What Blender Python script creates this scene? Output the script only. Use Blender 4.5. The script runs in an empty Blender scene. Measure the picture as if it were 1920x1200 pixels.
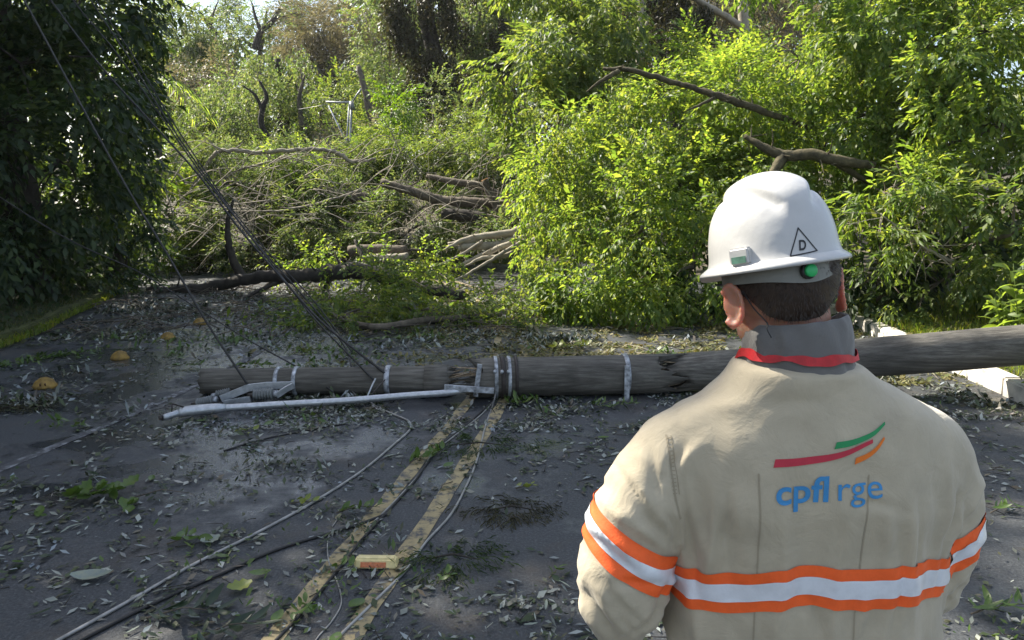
import bpy, bmesh, math, random
import numpy as np
from mathutils import Vector, Matrix, noise
from mathutils.bvhtree import BVHTree

random.seed(11)
rng = np.random.default_rng(11)
SC = bpy.context.scene
C = SC.collection
R = math.radians

# ------------------------------------------------------------------ camera
CAM_H = 1.75
FPX = 1440.0                      # focal length in pixels of the 1920 px wide photograph
PITCH = math.atan(235 / FPX)
cd = bpy.data.cameras.new('camera')
cd.sensor_width = 36.0
cd.lens = 36.0 * FPX / 1920
cd.clip_start = 0.05
cd.clip_end = 3000
cd.dof.use_dof = False
cam = bpy.data.objects.new('camera', cd)
C.objects.link(cam)
cam.location = (0, 0, CAM_H)
cam.rotation_euler = (math.pi / 2 - PITCH, 0, 0)
SC.camera = cam

# ------------------------------------------------------------------ sky and sun
SUN_AZ = -56.0                    # degrees, left of straight ahead
SUN_EL = 42.0
wd = bpy.data.worlds.new('World')
SC.world = wd
wd.use_nodes = True
wn = wd.node_tree
wn.nodes.clear()
sky = wn.nodes.new('ShaderNodeTexSky')
sky.sky_type = 'NISHITA'
sky.sun_disc = False
sky.sun_elevation = R(SUN_EL)
sky.sun_rotation = R(SUN_AZ % 360)
sky.air_density = 1.0
sky.dust_density = 1.6
sky.ozone_density = 1.0
wtc = wn.nodes.new('ShaderNodeTexCoord')
wmap = wn.nodes.new('ShaderNodeMapping')
wmap.inputs['Scale'].default_value = (1, 1, 2.6)
wno = wn.nodes.new('ShaderNodeTexNoise')
wno.inputs['Scale'].default_value = 3.2
wno.inputs['Detail'].default_value = 7
wramp = wn.nodes.new('ShaderNodeValToRGB')
wramp.color_ramp.elements[0].position = 0.50
wramp.color_ramp.elements[1].position = 0.70
wmix = wn.nodes.new('ShaderNodeMixRGB')
wmix.inputs['Color2'].default_value = (9.0, 9.3, 9.8, 1)   # white cloud against the physical sky
wbg = wn.nodes.new('ShaderNodeBackground')
wbg.inputs['Strength'].default_value = 0.085
wo = wn.nodes.new('ShaderNodeOutputWorld')
wn.links.new(wtc.outputs['Generated'], wmap.inputs['Vector'])
wn.links.new(wmap.outputs[0], wno.inputs['Vector'])
wn.links.new(wno.outputs['Fac'], wramp.inputs['Fac'])
wn.links.new(wramp.outputs['Color'], wmix.inputs['Fac'])
wn.links.new(sky.outputs['Color'], wmix.inputs['Color1'])
wn.links.new(wmix.outputs['Color'], wbg.inputs['Color'])
wn.links.new(wbg.outputs[0], wo.inputs['Surface'])

sl = bpy.data.lights.new('sun', 'SUN')
sl.energy = 5.0
sl.angle = R(0.53)
sl.color = (1.0, 0.93, 0.80)
sun = bpy.data.objects.new('sun', sl)
C.objects.link(sun)
SUN_DIR = Vector((math.sin(R(SUN_AZ)) * math.cos(R(SUN_EL)), math.cos(R(SUN_AZ)) * math.cos(R(SUN_EL)), math.sin(R(SUN_EL))))
sun.rotation_euler = SUN_DIR.to_track_quat('Z', 'Y').to_euler()
sun.location = (-20, 20, 30)

SC.view_settings.view_transform = 'Standard'
SC.view_settings.look = 'None'
SC.view_settings.exposure = 1.48
SC.view_settings.gamma = 1.0
SC.view_settings.use_curve_mapping = False
SC.render.engine = 'CYCLES'
SC.cycles.max_bounces = 7
SC.cycles.diffuse_bounces = 3
SC.cycles.glossy_bounces = 3
SC.cycles.transmission_bounces = 4
SC.cycles.transparent_max_bounces = 6
SC.cycles.use_denoising = True
SC.cycles.caustics_reflective = False
SC.cycles.caustics_refractive = False

# ------------------------------------------------------------------ measuring helpers
def ray(u, v):
    x = (u - 960) / FPX
    y = (600 - v) / FPX
    return Vector((x, math.cos(PITCH) + y * math.sin(PITCH), -math.sin(PITCH) + y * math.cos(PITCH)))
def at(u, v, Y):
    """The world point that lies Y metres ahead on the line of sight measured in the photograph."""
    d = ray(u, v)
    return Vector((0, 0, CAM_H)) + d * (Y / d.y)
def gnd(u, v, z=0.0):
    d = ray(u, v)
    return Vector((0, 0, CAM_H)) + d * ((z - CAM_H) / d.z)

# ------------------------------------------------------------------ object helpers
def tag(o, label=None, cat=None, group=None, kind=None):
    if label: o['label'] = label
    if cat: o['category'] = cat
    if group: o['group'] = group
    if kind: o['kind'] = kind
    return o
def empty(name, loc, label=None, cat=None, group=None):
    o = bpy.data.objects.new(name, None)
    o.empty_display_size = 0.1
    C.objects.link(o)
    o.location = loc
    return tag(o, label, cat, group)
def mesh_np(name, V, F, smooth=False):
    """Mesh from a vertex array and an array of equal-sized faces."""
    V = np.asarray(V, dtype=np.float32)
    F = np.asarray(F, dtype=np.int32)
    k = F.shape[1]
    me = bpy.data.meshes.new(name)
    me.vertices.add(len(V)); me.vertices.foreach_set('co', V.ravel())
    me.loops.add(F.size); me.loops.foreach_set('vertex_index', F.ravel())
    me.polygons.add(len(F))
    me.polygons.foreach_set('loop_start', np.arange(0, F.size, k, dtype=np.int32))
    me.polygons.foreach_set('loop_total', np.full(len(F), k, dtype=np.int32))
    if smooth:
        me.polygons.foreach_set('use_smooth', np.ones(len(F), dtype=bool))
    me.update(calc_edges=True)
    return me
def link(name, me, mat=None, parent=None, loc=None):
    if mat is not None and len(me.materials) == 0:
        me.materials.append(mat)
    o = bpy.data.objects.new(name, me)
    C.objects.link(o)
    if parent is not None: o.parent = parent
    if loc is not None: o.location = loc
    return o

class MB:
    """Collects tubes, boxes and grids; build() links them as one mesh object."""
    def __init__(self): self.v = []; self.f = []; self.s = []
    def add(self, V, F, smooth=True):
        n = len(self.v)
        self.v.extend([tuple(p) for p in V])
        self.f.extend([tuple(i + n for i in f) for f in F])
        self.s.extend([smooth] * len(F))
        return self
    def tube(self, pts, radii, sides=8, cap=True, rough=0.0, flat=None):
        pts = [Vector(p) for p in pts]
        n = len(pts)
        if not hasattr(radii, '__len__'): radii = [radii] * n
        V = []; F = []
        prev = None
        for i, p in enumerate(pts):
            t = (pts[min(i + 1, n - 1)] - pts[max(i - 1, 0)])
            if t.length < 1e-9: t = Vector((0, 0, 1))
            t.normalize()
            if prev is None:
                a = Vector((0, 0, 1)) if abs(t.z) < 0.9 else Vector((1, 0, 0))
                x = t.cross(a).normalized()
            else:
                x = (prev - t * prev.dot(t))
                x = x.normalized() if x.length > 1e-6 else t.orthogonal().normalized()
            prev = x
            y = t.cross(x)
            for j in range(sides):
                an = 2 * math.pi * j / sides
                rr = radii[i] * (1 + (random.uniform(-rough, rough) if rough else 0))
                fy = flat if flat else 1.0
                V.append(p + x * (math.cos(an) * rr) + y * (math.sin(an) * rr * fy))
        for i in range(n - 1):
            for j in range(sides):
                a = i * sides + j; b = i * sides + (j + 1) % sides
                F.append((a, b, b + sides, a + sides))
        if cap:
            F.append(tuple(reversed(range(sides))))
            F.append(tuple(range((n - 1) * sides, n * sides)))
        return self.add(V, F)
    def box(self, c, size, rot=None, smooth=False):
        V = []
        M = rot if rot is not None else Matrix.Identity(3)
        for sx in (-1, 1):
            for sy in (-1, 1):
                for sz in (-1, 1):
                    V.append(Vector(c) + M @ Vector((sx * size[0] / 2, sy * size[1] / 2, sz * size[2] / 2)))
        F = [(0, 1, 3, 2), (4, 6, 7, 5), (0, 4, 5, 1), (2, 3, 7, 6), (0, 2, 6, 4), (1, 5, 7, 3)]
        return self.add(V, F, smooth)
    def ellipsoid(self, c, r, rot=None, nu=20, nv=12):
        M = rot if rot is not None else Matrix.Identity(3)
        V = [Vector(c) + M @ Vector((0, 0, r[2]))]
        for i in range(1, nv):
            ph = math.pi * i / nv
            for j in range(nu):
                th = 2 * math.pi * j / nu
                V.append(Vector(c) + M @ Vector((r[0] * math.sin(ph) * math.cos(th), r[1] * math.sin(ph) * math.sin(th), r[2] * math.cos(ph))))
        V.append(Vector(c) + M @ Vector((0, 0, -r[2])))
        F = []
        for j in range(nu): F.append((0, 1 + j, 1 + (j + 1) % nu))
        for i in range(nv - 2):
            for j in range(nu):
                a = 1 + i * nu + j; b = 1 + i * nu + (j + 1) % nu
                F.append((a, a + nu, b + nu, b))
        last = len(V) - 1
        o = 1 + (nv - 2) * nu
        for j in range(nu): F.append((o + j, last, o + (j + 1) % nu))
        return self.add(V, F)
    def mesh(self, name, org=(0, 0, 0)):
        me = bpy.data.meshes.new(name)
        me.from_pydata([(p[0] - org[0], p[1] - org[1], p[2] - org[2]) for p in self.v], [], self.f)
        me.polygons.foreach_set('use_smooth', self.s)
        me.update()
        return me
    def build(self, name, mat, parent=None, org=(0, 0, 0), loc=None):
        return link(name, self.mesh(name, org), mat, parent, loc)

def spline(pts, n=6):
    """Catmull-Rom through points; extra components (radius) are carried along."""
    P = [np.array(p, dtype=float) for p in pts]
    if len(P) < 3: 
        return [tuple(P[0] + (P[-1] - P[0]) * i / n) for i in range(n + 1)]
    P = [2 * P[0] - P[1]] + P + [2 * P[-1] - P[-2]]
    out = []
    for i in range(1, len(P) - 2):
        for k in range(n):
            t = k / n
            a, b, c, d = P[i - 1], P[i], P[i + 1], P[i + 2]
            out.append(tuple(0.5 * ((2 * b) + (-a + c) * t + (2 * a - 5 * b + 4 * c - d) * t * t + (-a + 3 * b - 3 * c + d) * t ** 3)))
    out.append(tuple(P[-2]))
    return out
def wobble(pts, amp):
    o = []
    for i, p in enumerate(pts):
        p = list(p)
        if 0 < i < len(pts) - 1:
            for k in range(3): p[k] += random.uniform(-amp, amp)
        o.append(tuple(p))
    return o

# ------------------------------------------------------------------ materials
def new_mat(name):
    m = bpy.data.materials.new(name)
    m.use_nodes = True
    nt = m.node_tree
    b = nt.nodes['Principled BSDF']
    return m, nt, b
def N(nt, kind, **kw):
    n = nt.nodes.new(kind)
    for k, v in kw.items():
        if k in n.inputs: n.inputs[k].default_value = v
        else: setattr(n, k, v)
    return n
def ramp(nt, stops):
    r = nt.nodes.new('ShaderNodeValToRGB')
    e = r.color_ramp.elements
    while len(e) < len(stops): e.new(0.5)
    for el, (p, c) in zip(e, stops):
        el.position = p
        el.color = (*c, 1) if len(c) == 3 else c
    return r
def plain(name, col, rough=0.6, metal=0.0, var=0.12, scale=14.0, bump=0.0, bscale=60.0, stretch=(1, 1, 1), spec=0.5, coat=0.0):
    """Colour with mottling and fine relief."""
    m, nt, b = new_mat(name)
    tc = N(nt, 'ShaderNodeTexCoord')
    mp = N(nt, 'ShaderNodeMapping'); mp.inputs['Scale'].default_value = stretch
    nt.links.new(tc.outputs['Object'], mp.inputs['Vector'])
    no = N(nt, 'ShaderNodeTexNoise', Scale=scale, Detail=6.0, Roughness=0.6)
    nt.links.new(mp.outputs[0], no.inputs['Vector'])
    lo = tuple(max(0, c * (1 - var * 1.6)) for c in col); hi = tuple(min(1, c * (1 + var)) for c in col)
    rp = ramp(nt, [(0.3, lo), (0.7, hi)])
    nt.links.new(no.outputs['Fac'], rp.inputs['Fac'])
    nt.links.new(rp.outputs['Color'], b.inputs['Base Color'])
    b.inputs['Roughness'].default_value = rough
    b.inputs['Metallic'].default_value = metal
    b.inputs['Specular IOR Level'].default_value = spec
    b.inputs['Coat Weight'].default_value = coat
    if bump:
        n2 = N(nt, 'ShaderNodeTexNoise', Scale=bscale, Detail=5.0)
        nt.links.new(mp.outputs[0], n2.inputs['Vector'])
        bp = N(nt, 'ShaderNodeBump', Strength=bump, Distance=0.01)
        nt.links.new(n2.outputs['Fac'], bp.inputs['Height'])
        nt.links.new(bp.outputs[0], b.inputs['Normal'])
    return m
def leaf_mat(name, cols, trans, tw=0.42, rough=0.5, spec=0.4):
    """Leaf: gloss coat over diffuse, light passing through; every leaf its own tint."""
    m, nt, b = new_mat(name)
    g = N(nt, 'ShaderNodeNewGeometry')
    k = len(cols)
    rp = ramp(nt, [(i / (k - 1), c) for i, c in enumerate(cols)])
    nt.links.new(g.outputs['Random Per Island'], rp.inputs['Fac'])
    # whole sprays differ as well: duller, fresher or wilted growth
    tcl = N(nt, 'ShaderNodeTexCoord')
    nl = N(nt, 'ShaderNodeTexNoise', Scale=1.6, Detail=4.0, Roughness=.7); nt.links.new(tcl.outputs['Object'], nl.inputs['Vector'])
    rl = ramp(nt, [(.30, (.62, .70, .95)), (.46, (.92, .95, 1.0)), (.58, (1.06, 1.04, .95)), (.74, (1.22, .98, 1.05))]); nt.links.new(nl.outputs['Fac'], rl.inputs['Fac'])
    ml = N(nt, 'ShaderNodeMixRGB', blend_type='MULTIPLY'); ml.inputs['Fac'].default_value = 1.0
    nt.links.new(rp.outputs['Color'], ml.inputs['Color1']); nt.links.new(rl.outputs['Color'], ml.inputs['Color2'])
    rp = ml
    nt.links.new(rp.outputs['Color'], b.inputs['Base Color'])
    b.inputs['Roughness'].default_value = rough
    b.inputs['Specular IOR Level'].default_value = spec
    hs = N(nt, 'ShaderNodeMixRGB', blend_type='MULTIPLY'); hs.inputs['Fac'].default_value = 1.0
    nt.links.new(rp.outputs['Color'], hs.inputs['Color1']); hs.inputs['Color2'].default_value = (*trans, 1)
    tr = N(nt, 'ShaderNodeBsdfTranslucent')
    nt.links.new(hs.outputs['Color'], tr.inputs['Color'])
    mx = N(nt, 'ShaderNodeMixShader'); mx.inputs['Fac'].default_value = tw
    nt.links.new(b.outputs[0], mx.inputs[1]); nt.links.new(tr.outputs[0], mx.inputs[2])
    nt.links.new(mx.outputs[0], nt.nodes['Material Output'].inputs['Surface'])
    return m

M = {}
T1 = (3.3, 3.0, 1.3)
M['leaf_bright'] = leaf_mat('leaf_bright', [(.050, .092, .018), (.086, .142, .027), (.128, .182, .038), (.165, .200, .052)], T1, 0.52)
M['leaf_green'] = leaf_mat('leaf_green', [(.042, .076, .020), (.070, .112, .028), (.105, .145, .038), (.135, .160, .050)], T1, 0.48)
M['leaf_olive'] = leaf_mat('leaf_olive', [(.052, .080, .028), (.084, .118, .040), (.120, .145, .055), (.150, .150, .072)], (2.5, 2.6, 1.4), 0.46)
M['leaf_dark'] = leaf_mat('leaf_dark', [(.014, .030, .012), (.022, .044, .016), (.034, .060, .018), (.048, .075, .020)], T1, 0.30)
M['leaf_brown'] = leaf_mat('leaf_brown', [(.062, .056, .036), (.095, .083, .052), (.122, .100, .066), (.100, .098, .052)], (2.2, 2.2, 1.5), 0.42)
M['leaf_grey'] = leaf_mat('leaf_grey', [(.075, .080, .055), (.115, .115, .080), (.150, .140, .100), (.120, .105, .080)], (2.4, 2.3, 1.6), 0.40)
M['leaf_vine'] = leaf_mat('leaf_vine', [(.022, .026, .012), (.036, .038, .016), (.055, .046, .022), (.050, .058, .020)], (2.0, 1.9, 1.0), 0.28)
M['leaf_round'] = leaf_mat('leaf_round', [(.050, .100, .010), (.080, .150, .012), (.115, .180, .016)], T1, 0.4)
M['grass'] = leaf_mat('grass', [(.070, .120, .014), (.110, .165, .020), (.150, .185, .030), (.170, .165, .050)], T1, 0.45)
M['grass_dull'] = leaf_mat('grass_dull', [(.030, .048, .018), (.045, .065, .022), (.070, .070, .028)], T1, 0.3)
M['litter'] = leaf_mat('litter', [(.020, .034, .016), (.040, .060, .022), (.055, .075, .030), (.070, .065, .040), (.190, .205, .180), (.340, .365, .340), (.100, .075, .045)], (1.2, 1.2, 0.9), 0.12, 0.55)
M['litter_dry'] = leaf_mat('litter_dry', [(.080, .085, .028), (.140, .120, .045), (.190, .160, .065), (.110, .130, .030), (.220, .195, .100)], (1.6, 1.5, 0.8), 0.2, 0.6)
M['leaf_pale'] = leaf_mat('leaf_pale', [(.17, .20, .15), (.24, .27, .22), (.20, .22, .16)], (1.2, 1.2, .9), 0.12, 0.5)
M['leaf_fallen'] = leaf_mat('leaf_fallen', [(.045, .090, .018), (.070, .125, .022), (.095, .130, .030)], (1.6, 1.6, .8), 0.2, 0.4)
M['leaf_fallen_dark'] = leaf_mat('leaf_fallen_dark', [(.016, .030, .016), (.026, .044, .022), (.036, .052, .024)], (1.2, 1.3, .8), 0.12, 0.4)
M['leaf_yellow'] = leaf_mat('leaf_yellow', [(.15, .20, .03), (.20, .22, .04)], (1.6, 1.6, .8), 0.2, 0.45)

M['bark'] = plain('bark', (.120, .098, .072), .9, var=.35, scale=9, bump=.6, bscale=26, stretch=(1, 1, .35))
M['bark_dark'] = plain('bark_dark', (.045, .038, .030), .9, var=.35, scale=9, bump=.6, bscale=26)
M['bark_pale'] = plain('bark_pale', (.300, .265, .205), .85, var=.25, scale=7, bump=.4, bscale=30)
M['bark_mossy'] = plain('bark_mossy', (.085, .072, .038), .95, var=.4, scale=12, bump=.8, bscale=34)
M['cut_wood'] = plain('cut_wood', (.62, .33, .12), .8, var=.2, scale=20)
M['splinter'] = plain('splinter', (.33, .25, .16), .85, var=.3, scale=30, bump=.5)
M['steel'] = plain('galvanised_steel', (.46, .48, .50), .42, .75, var=.16, scale=26)
M['steel_white'] = plain('painted_band', (.40, .42, .45), .5, .35, var=.5, scale=22)
M['steel_dark'] = plain('rusty_steel', (.060, .050, .045), .7, .4, var=.3, scale=30)
M['ceramic'] = plain('insulator_glaze', (.155, .165, .160), .3, var=.15, scale=20)
M['cable_dark'] = plain('cable_dark', (.022, .021, .020), .65, var=.2, scale=9)
M['cable_alu'] = plain('cable_aluminium', (.34, .33, .31), .5, .5, var=.25, scale=14)
M['kerb_white'] = plain('whitewashed_concrete', (.60, .57, .51), .9, var=.22, scale=7, bump=.5, bscale=40)
M['kerb_moss'] = plain('mossy_kerb', (.075, .085, .022), .95, var=.4, scale=8, bump=.6, bscale=40)
M['stud_yellow'] = plain('stud_yellow', (.25, .155, .032), .7, var=.4, scale=18, bump=.25, bscale=50)
M['stud_cream'] = plain('stud_cream', (.66, .55, .26), .55, var=.18, scale=24)
M['reflector'] = plain('reflector_orange', (.55, .16, .05), .25, var=.25, scale=60)
M['reflector_dark'] = plain('reflector_dark', (.07, .03, .015), .35, var=.2, scale=30)

# ================================================================== THE SETTING
def mat_asphalt():
    m, nt, b = new_mat('asphalt')
    tc = N(nt, 'ShaderNodeTexCoord')
    mp = N(nt, 'ShaderNodeMapping')
    nt.links.new(tc.outputs['Object'], mp.inputs['Vector'])
    fine = N(nt, 'ShaderNodeTexNoise', Scale=70.0, Detail=4.0, Roughness=0.7)
    nt.links.new(mp.outputs[0], fine.inputs['Vector'])
    r1 = ramp(nt, [(0.34, (.027, .029, .033)), (0.52, (.047, .051, .055)), (0.72, (.100, .106, .112))])
    nt.links.new(fine.outputs['Fac'], r1.inputs['Fac'])
    big = N(nt, 'ShaderNodeTexNoise', Scale=1.5, Detail=9.0, Roughness=0.62)
    nt.links.new(mp.outputs[0], big.inputs['Vector'])
    wet = ramp(nt, [(0.50, (0, 0, 0)), (0.61, (1, 1, 1))])
    # rain water has stayed in the hollow of the left lane and spots by the cables
    sep = N(nt, 'ShaderNodeSeparateXYZ'); nt.links.new(tc.outputs['Object'], sep.inputs[0])
    acc = None
    for (px_, py_, rx_, ry_, amt) in ((-3.2, 9.6, 2.6, 5.2, .13), (-2.2, 5.2, 1.5, 1.1, .09), (2.4, 4.0, 2.6, 3.5, -.07), (-.3, 3.0, 1.6, 1.8, -.04)):
        dx_ = N(nt, 'ShaderNodeMath', operation='MULTIPLY_ADD'); dx_.inputs[1].default_value = 1 / rx_; dx_.inputs[2].default_value = -px_ / rx_; nt.links.new(sep.outputs['X'], dx_.inputs[0])
        dy_ = N(nt, 'ShaderNodeMath', operation='MULTIPLY_ADD'); dy_.inputs[1].default_value = 1 / ry_; dy_.inputs[2].default_value = -py_ / ry_; nt.links.new(sep.outputs['Y'], dy_.inputs[0])
        cb = N(nt, 'ShaderNodeCombineXYZ'); nt.links.new(dx_.outputs[0], cb.inputs[0]); nt.links.new(dy_.outputs[0], cb.inputs[1])
        ln = N(nt, 'ShaderNodeVectorMath', operation='LENGTH'); nt.links.new(cb.outputs[0], ln.inputs[0])
        mr_ = N(nt, 'ShaderNodeMapRange', interpolation_type='SMOOTHSTEP'); mr_.inputs['From Min'].default_value = .35; mr_.inputs['From Max'].default_value = 1.15; mr_.inputs['To Min'].default_value = amt; mr_.inputs['To Max'].default_value = 0
        nt.links.new(ln.outputs['Value'], mr_.inputs['Value'])
        ad = N(nt, 'ShaderNodeMath', operation='ADD'); nt.links.new(mr_.outputs[0], ad.inputs[0]); nt.links.new((acc or big).outputs[0], ad.inputs[1])
        acc = ad
    nt.links.new(acc.outputs[0], wet.inputs['Fac'])
    # damp tarmac is darker and smoother
    dk = N(nt, 'ShaderNodeMixRGB', blend_type='MULTIPLY'); dk.inputs['Color2'].default_value = (.62, .64, .70, 1)
    nt.links.new(wet.outputs['Color'], dk.inputs['Fac'])
    nt.links.new(r1.outputs['Color'], dk.inputs['Color1'])
    # brown tint of mud near the leaf piles
    mud = N(nt, 'ShaderNodeTexNoise', Scale=2.3, Detail=6.0, Roughness=0.7)
    nt.links.new(mp.outputs[0], mud.inputs['Vector'])
    mr = ramp(nt, [(0.52, (0, 0, 0)), (0.72, (.55, .55, .55))])
    nt.links.new(mud.outputs['Fac'], mr.inputs['Fac'])
    mm = N(nt, 'ShaderNodeMixRGB'); mm.inputs['Color2'].default_value = (.075, .058, .044, 1)
    nt.links.new(mr.outputs['Color'], mm.inputs['Fac']); nt.links.new(dk.outputs['Color'], mm.inputs['Color1'])
    nt.links.new(mm.outputs['Color'], b.inputs['Base Color'])
    rr = N(nt, 'ShaderNodeMapRange'); rr.inputs['To Min'].default_value = .72; rr.inputs['To Max'].default_value = .22
    sp_l = N(nt, 'ShaderNodeMapRange'); sp_l.inputs['To Min'].default_value = .45; sp_l.inputs['To Max'].default_value = .95
    nt.links.new(wet.outputs['Color'], sp_l.inputs['Value']); nt.links.new(sp_l.outputs[0], b.inputs['Specular IOR Level'])
    nt.links.new(wet.outputs['Color'], rr.inputs['Value'])
    nt.links.new(rr.outputs[0], b.inputs['Roughness'])
    bst = N(nt, 'ShaderNodeMapRange'); bst.inputs['To Min'].default_value = .8; bst.inputs['To Max'].default_value = .42
    nt.links.new(wet.outputs['Color'], bst.inputs['Value'])
    bp = N(nt, 'ShaderNodeBump', Distance=0.006); nt.links.new(bst.outputs[0], bp.inputs['Strength'])
    nt.links.new(fine.outputs['Fac'], bp.inputs['Height'])
    nt.links.new(bp.outputs[0], b.inputs['Normal'])
    return m
M['asphalt'] = mat_asphalt()
def mat_paint(name, col, wear):
    m, nt, b = new_mat(name)
    tc = N(nt, 'ShaderNodeTexCoord')
    no = N(nt, 'ShaderNodeTexNoise', Scale=11.0, Detail=8.0, Roughness=0.72)
    nt.links.new(tc.outputs['Object'], no.inputs['Vector'])
    rp = ramp(nt, [(wear - .08, (.055, .056, .060)), (wear + .05, tuple(c * .8 for c in col)), (wear + .22, col)])
    nt.links.new(no.outputs['Fac'], rp.inputs['Fac'])
    nt.links.new(rp.outputs['Color'], b.inputs['Base Color'])
    b.inputs['Roughness'].default_value = .7
    bp = N(nt, 'ShaderNodeBump', Strength=0.3, Distance=0.003)
    nt.links.new(no.outputs['Fac'], bp.inputs['Height']); nt.links.new(bp.outputs[0], b.inputs['Normal'])
    return m
M['paint_yellow'] = mat_paint('worn_yellow_paint', (.37, .295, .15), .465)
M['paint_white'] = mat_paint('worn_white_paint', (.34, .35, .37), .57)
M['soil'] = plain('soil', (.075, .062, .040), .95, var=.45, scale=1.7, bump=.8, bscale=12)
M['verge_soil'] = plain('verge_soil', (.060, .068, .028), .95, var=.45, scale=5, bump=.8, bscale=30)

KL = [(-7.6, -14), (-6.2, -2), (-5.8, 4), (-5.97, 8.8), (-6.38, 10.6), (-7.2, 13.7), (-9.4, 18), (-13.5, 23), (-22, 29)]
KR = [(2.4, -14), (3.55, -2), (4.15, 4), (4.42, 6.6), (4.52, 8.6), (4.64, 10.35), (4.6, 13), (3.4, 17), (0.5, 22), (-6, 28), (-17, 35)]
KLs = spline(KL, 8); KRs = spline(KR, 8)
def xl(y): return np.interp(y, [p[1] for p in KLs], [p[0] for p in KLs])
def xr(y): return np.interp(y, [p[1] for p in KRs], [p[0] for p in KRs])

# ground: one sheet to the horizon, a bank on each side and rising land behind
gx = np.concatenate([[-900, -400, -200, -120, -80, -55], np.arange(-40, 40.1, 1.0), [55, 80, 120, 200, 400, 900]])
gy = np.concatenate([[-900, -300, -100, -50, -30], np.arange(-20, 90.1, 1.0), [100, 120, 150, 200, 300, 500, 1200]])
GX, GY = np.meshgrid(gx, gy)
def terrain(x, y):
    x = np.asarray(x, float); y = np.asarray(y, float)
    dl = np.maximum(0, xl(np.minimum(y, 29)) - x)
    dr = np.maximum(0, x - xr(np.minimum(y, 35)))
    h = -0.06 + np.minimum(dl, 14) * 0.05 + np.minimum(np.maximum(dr - .8, 0), 12) * 0.14
    far = np.clip(y - 19, 0, 80)
    h = h + far * 0.055 + 0.25 * np.sin(x * .35) * np.sin(y * .3) * np.clip((y - 20) / 10, 0, 1)
    return h
GZ = terrain(GX, GY)
nx, ny = len(gx), len(gy)
V = np.stack([GX.ravel(), GY.ravel(), GZ.ravel()], 1)
ii = (np.arange(ny - 1)[:, None] * nx + np.arange(nx - 1)[None, :]).ravel()
F = np.stack([ii, ii + 1, ii + nx + 1, ii + nx], 1)
g = link('ground', mesh_np('ground', V, F, True), M['soil']); tag(g, kind='structure')

def strip(name, left, right, mat, z=0.0, parent=None, nseg=1):
    n = len(left)
    V = []; F = []
    for a, b in zip(left, right):
        for k in range(nseg + 1):
            t = k / nseg
            zz = z if not hasattr(z, '__len__') else z[0] + (z[1] - z[0]) * t
            V.append((a[0] + (b[0] - a[0]) * t, a[1] + (b[1] - a[1]) * t, zz))
    w = nseg + 1
    for i in range(n - 1):
        for k in range(nseg):
            F.append((i * w + k, i * w + k + 1, (i + 1) * w + k + 1, (i + 1) * w + k))
    mb = MB().add(V, F)
    return mb.build(name, mat, parent)
# the carriageway
ys = np.concatenate([np.arange(-14, 26, 0.5)])
road = strip('road', [(xl(y), y) for y in ys], [(xr(y) + .02, y) for y in ys], M['asphalt'], 0.0, None, 6)
tag(road, kind='structure')
# painted lines, each 4 mm above the tarmac
def line_path(pts): return spline(pts, 10)
def painted(name, pts, w, mat, label=None):
    sp = line_path(pts)
    L = []; Rr = []
    for i, p in enumerate(sp):
        a = sp[max(i - 1, 0)]; b = sp[min(i + 1, len(sp) - 1)]
        t = Vector((b[0] - a[0], b[1] - a[1], 0)).normalized()
        n = Vector((-t.y, t.x, 0))
        e1 = random.uniform(-.006, .006); e2 = random.uniform(-.006, .006)
        L.append((p[0] + n.x * (w / 2 + e1), p[1] + n.y * (w / 2 + e1))); Rr.append((p[0] - n.x * (w / 2 + e2), p[1] - n.y * (w / 2 + e2)))
    o = strip(name, L, Rr, mat, 0.004, road)
    return o
painted('yellow_line', [(-2.1, -4), (-1.36, .3), (-.946, 2.85), (-.68, 4.5), (-.416, 6.1), (-.2, 8), (-.25, 10.5), (-.9, 14), (-2.6, 18)], .092, M['paint_yellow'])
painted('yellow_line', [(-1.8, -4), (-1.06, .3), (-.645, 2.85), (-.36, 4.5), (-.09, 6.26), (.12, 8), (.08, 10.5), (-.55, 14), (-2.2, 18)], .095, M['paint_yellow'])
painted('white_line', [(-4.9, -4), (-4.15, .3), (-3.62, 3), (-3.30, 4.74), (-2.99, 6.52), (-2.86, 8), (-2.95, 10), (-3.6, 13.5), (-5.5, 18)], .085, M['paint_white'])

# verges behind the kerbs
def off(poly, d):
    out = []
    for i, p in enumerate(poly):
        a = poly[max(i - 1, 0)]; b = poly[min(i + 1, len(poly) - 1)]
        t = Vector((b[0] - a[0], b[1] - a[1])).normalized()
        out.append((p[0] - t.y * d, p[1] + t.x * d))
    return out
lv = [(xl(y), y) for y in np.arange(-14, 22.1, .5)]
o = strip('left_verge', off(lv, 5.5), off(lv, .10), M['verge_soil'], (.62, .13), None, 10); tag(o, kind='structure')
rv = [(xr(y), y) for y in np.arange(-14, 13.1, .5)]
o = strip('right_verge', off(rv, -.10), off(rv, -5.5), M['verge_soil'], (.13, 0.78), None, 10); tag(o, kind='structure')

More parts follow.
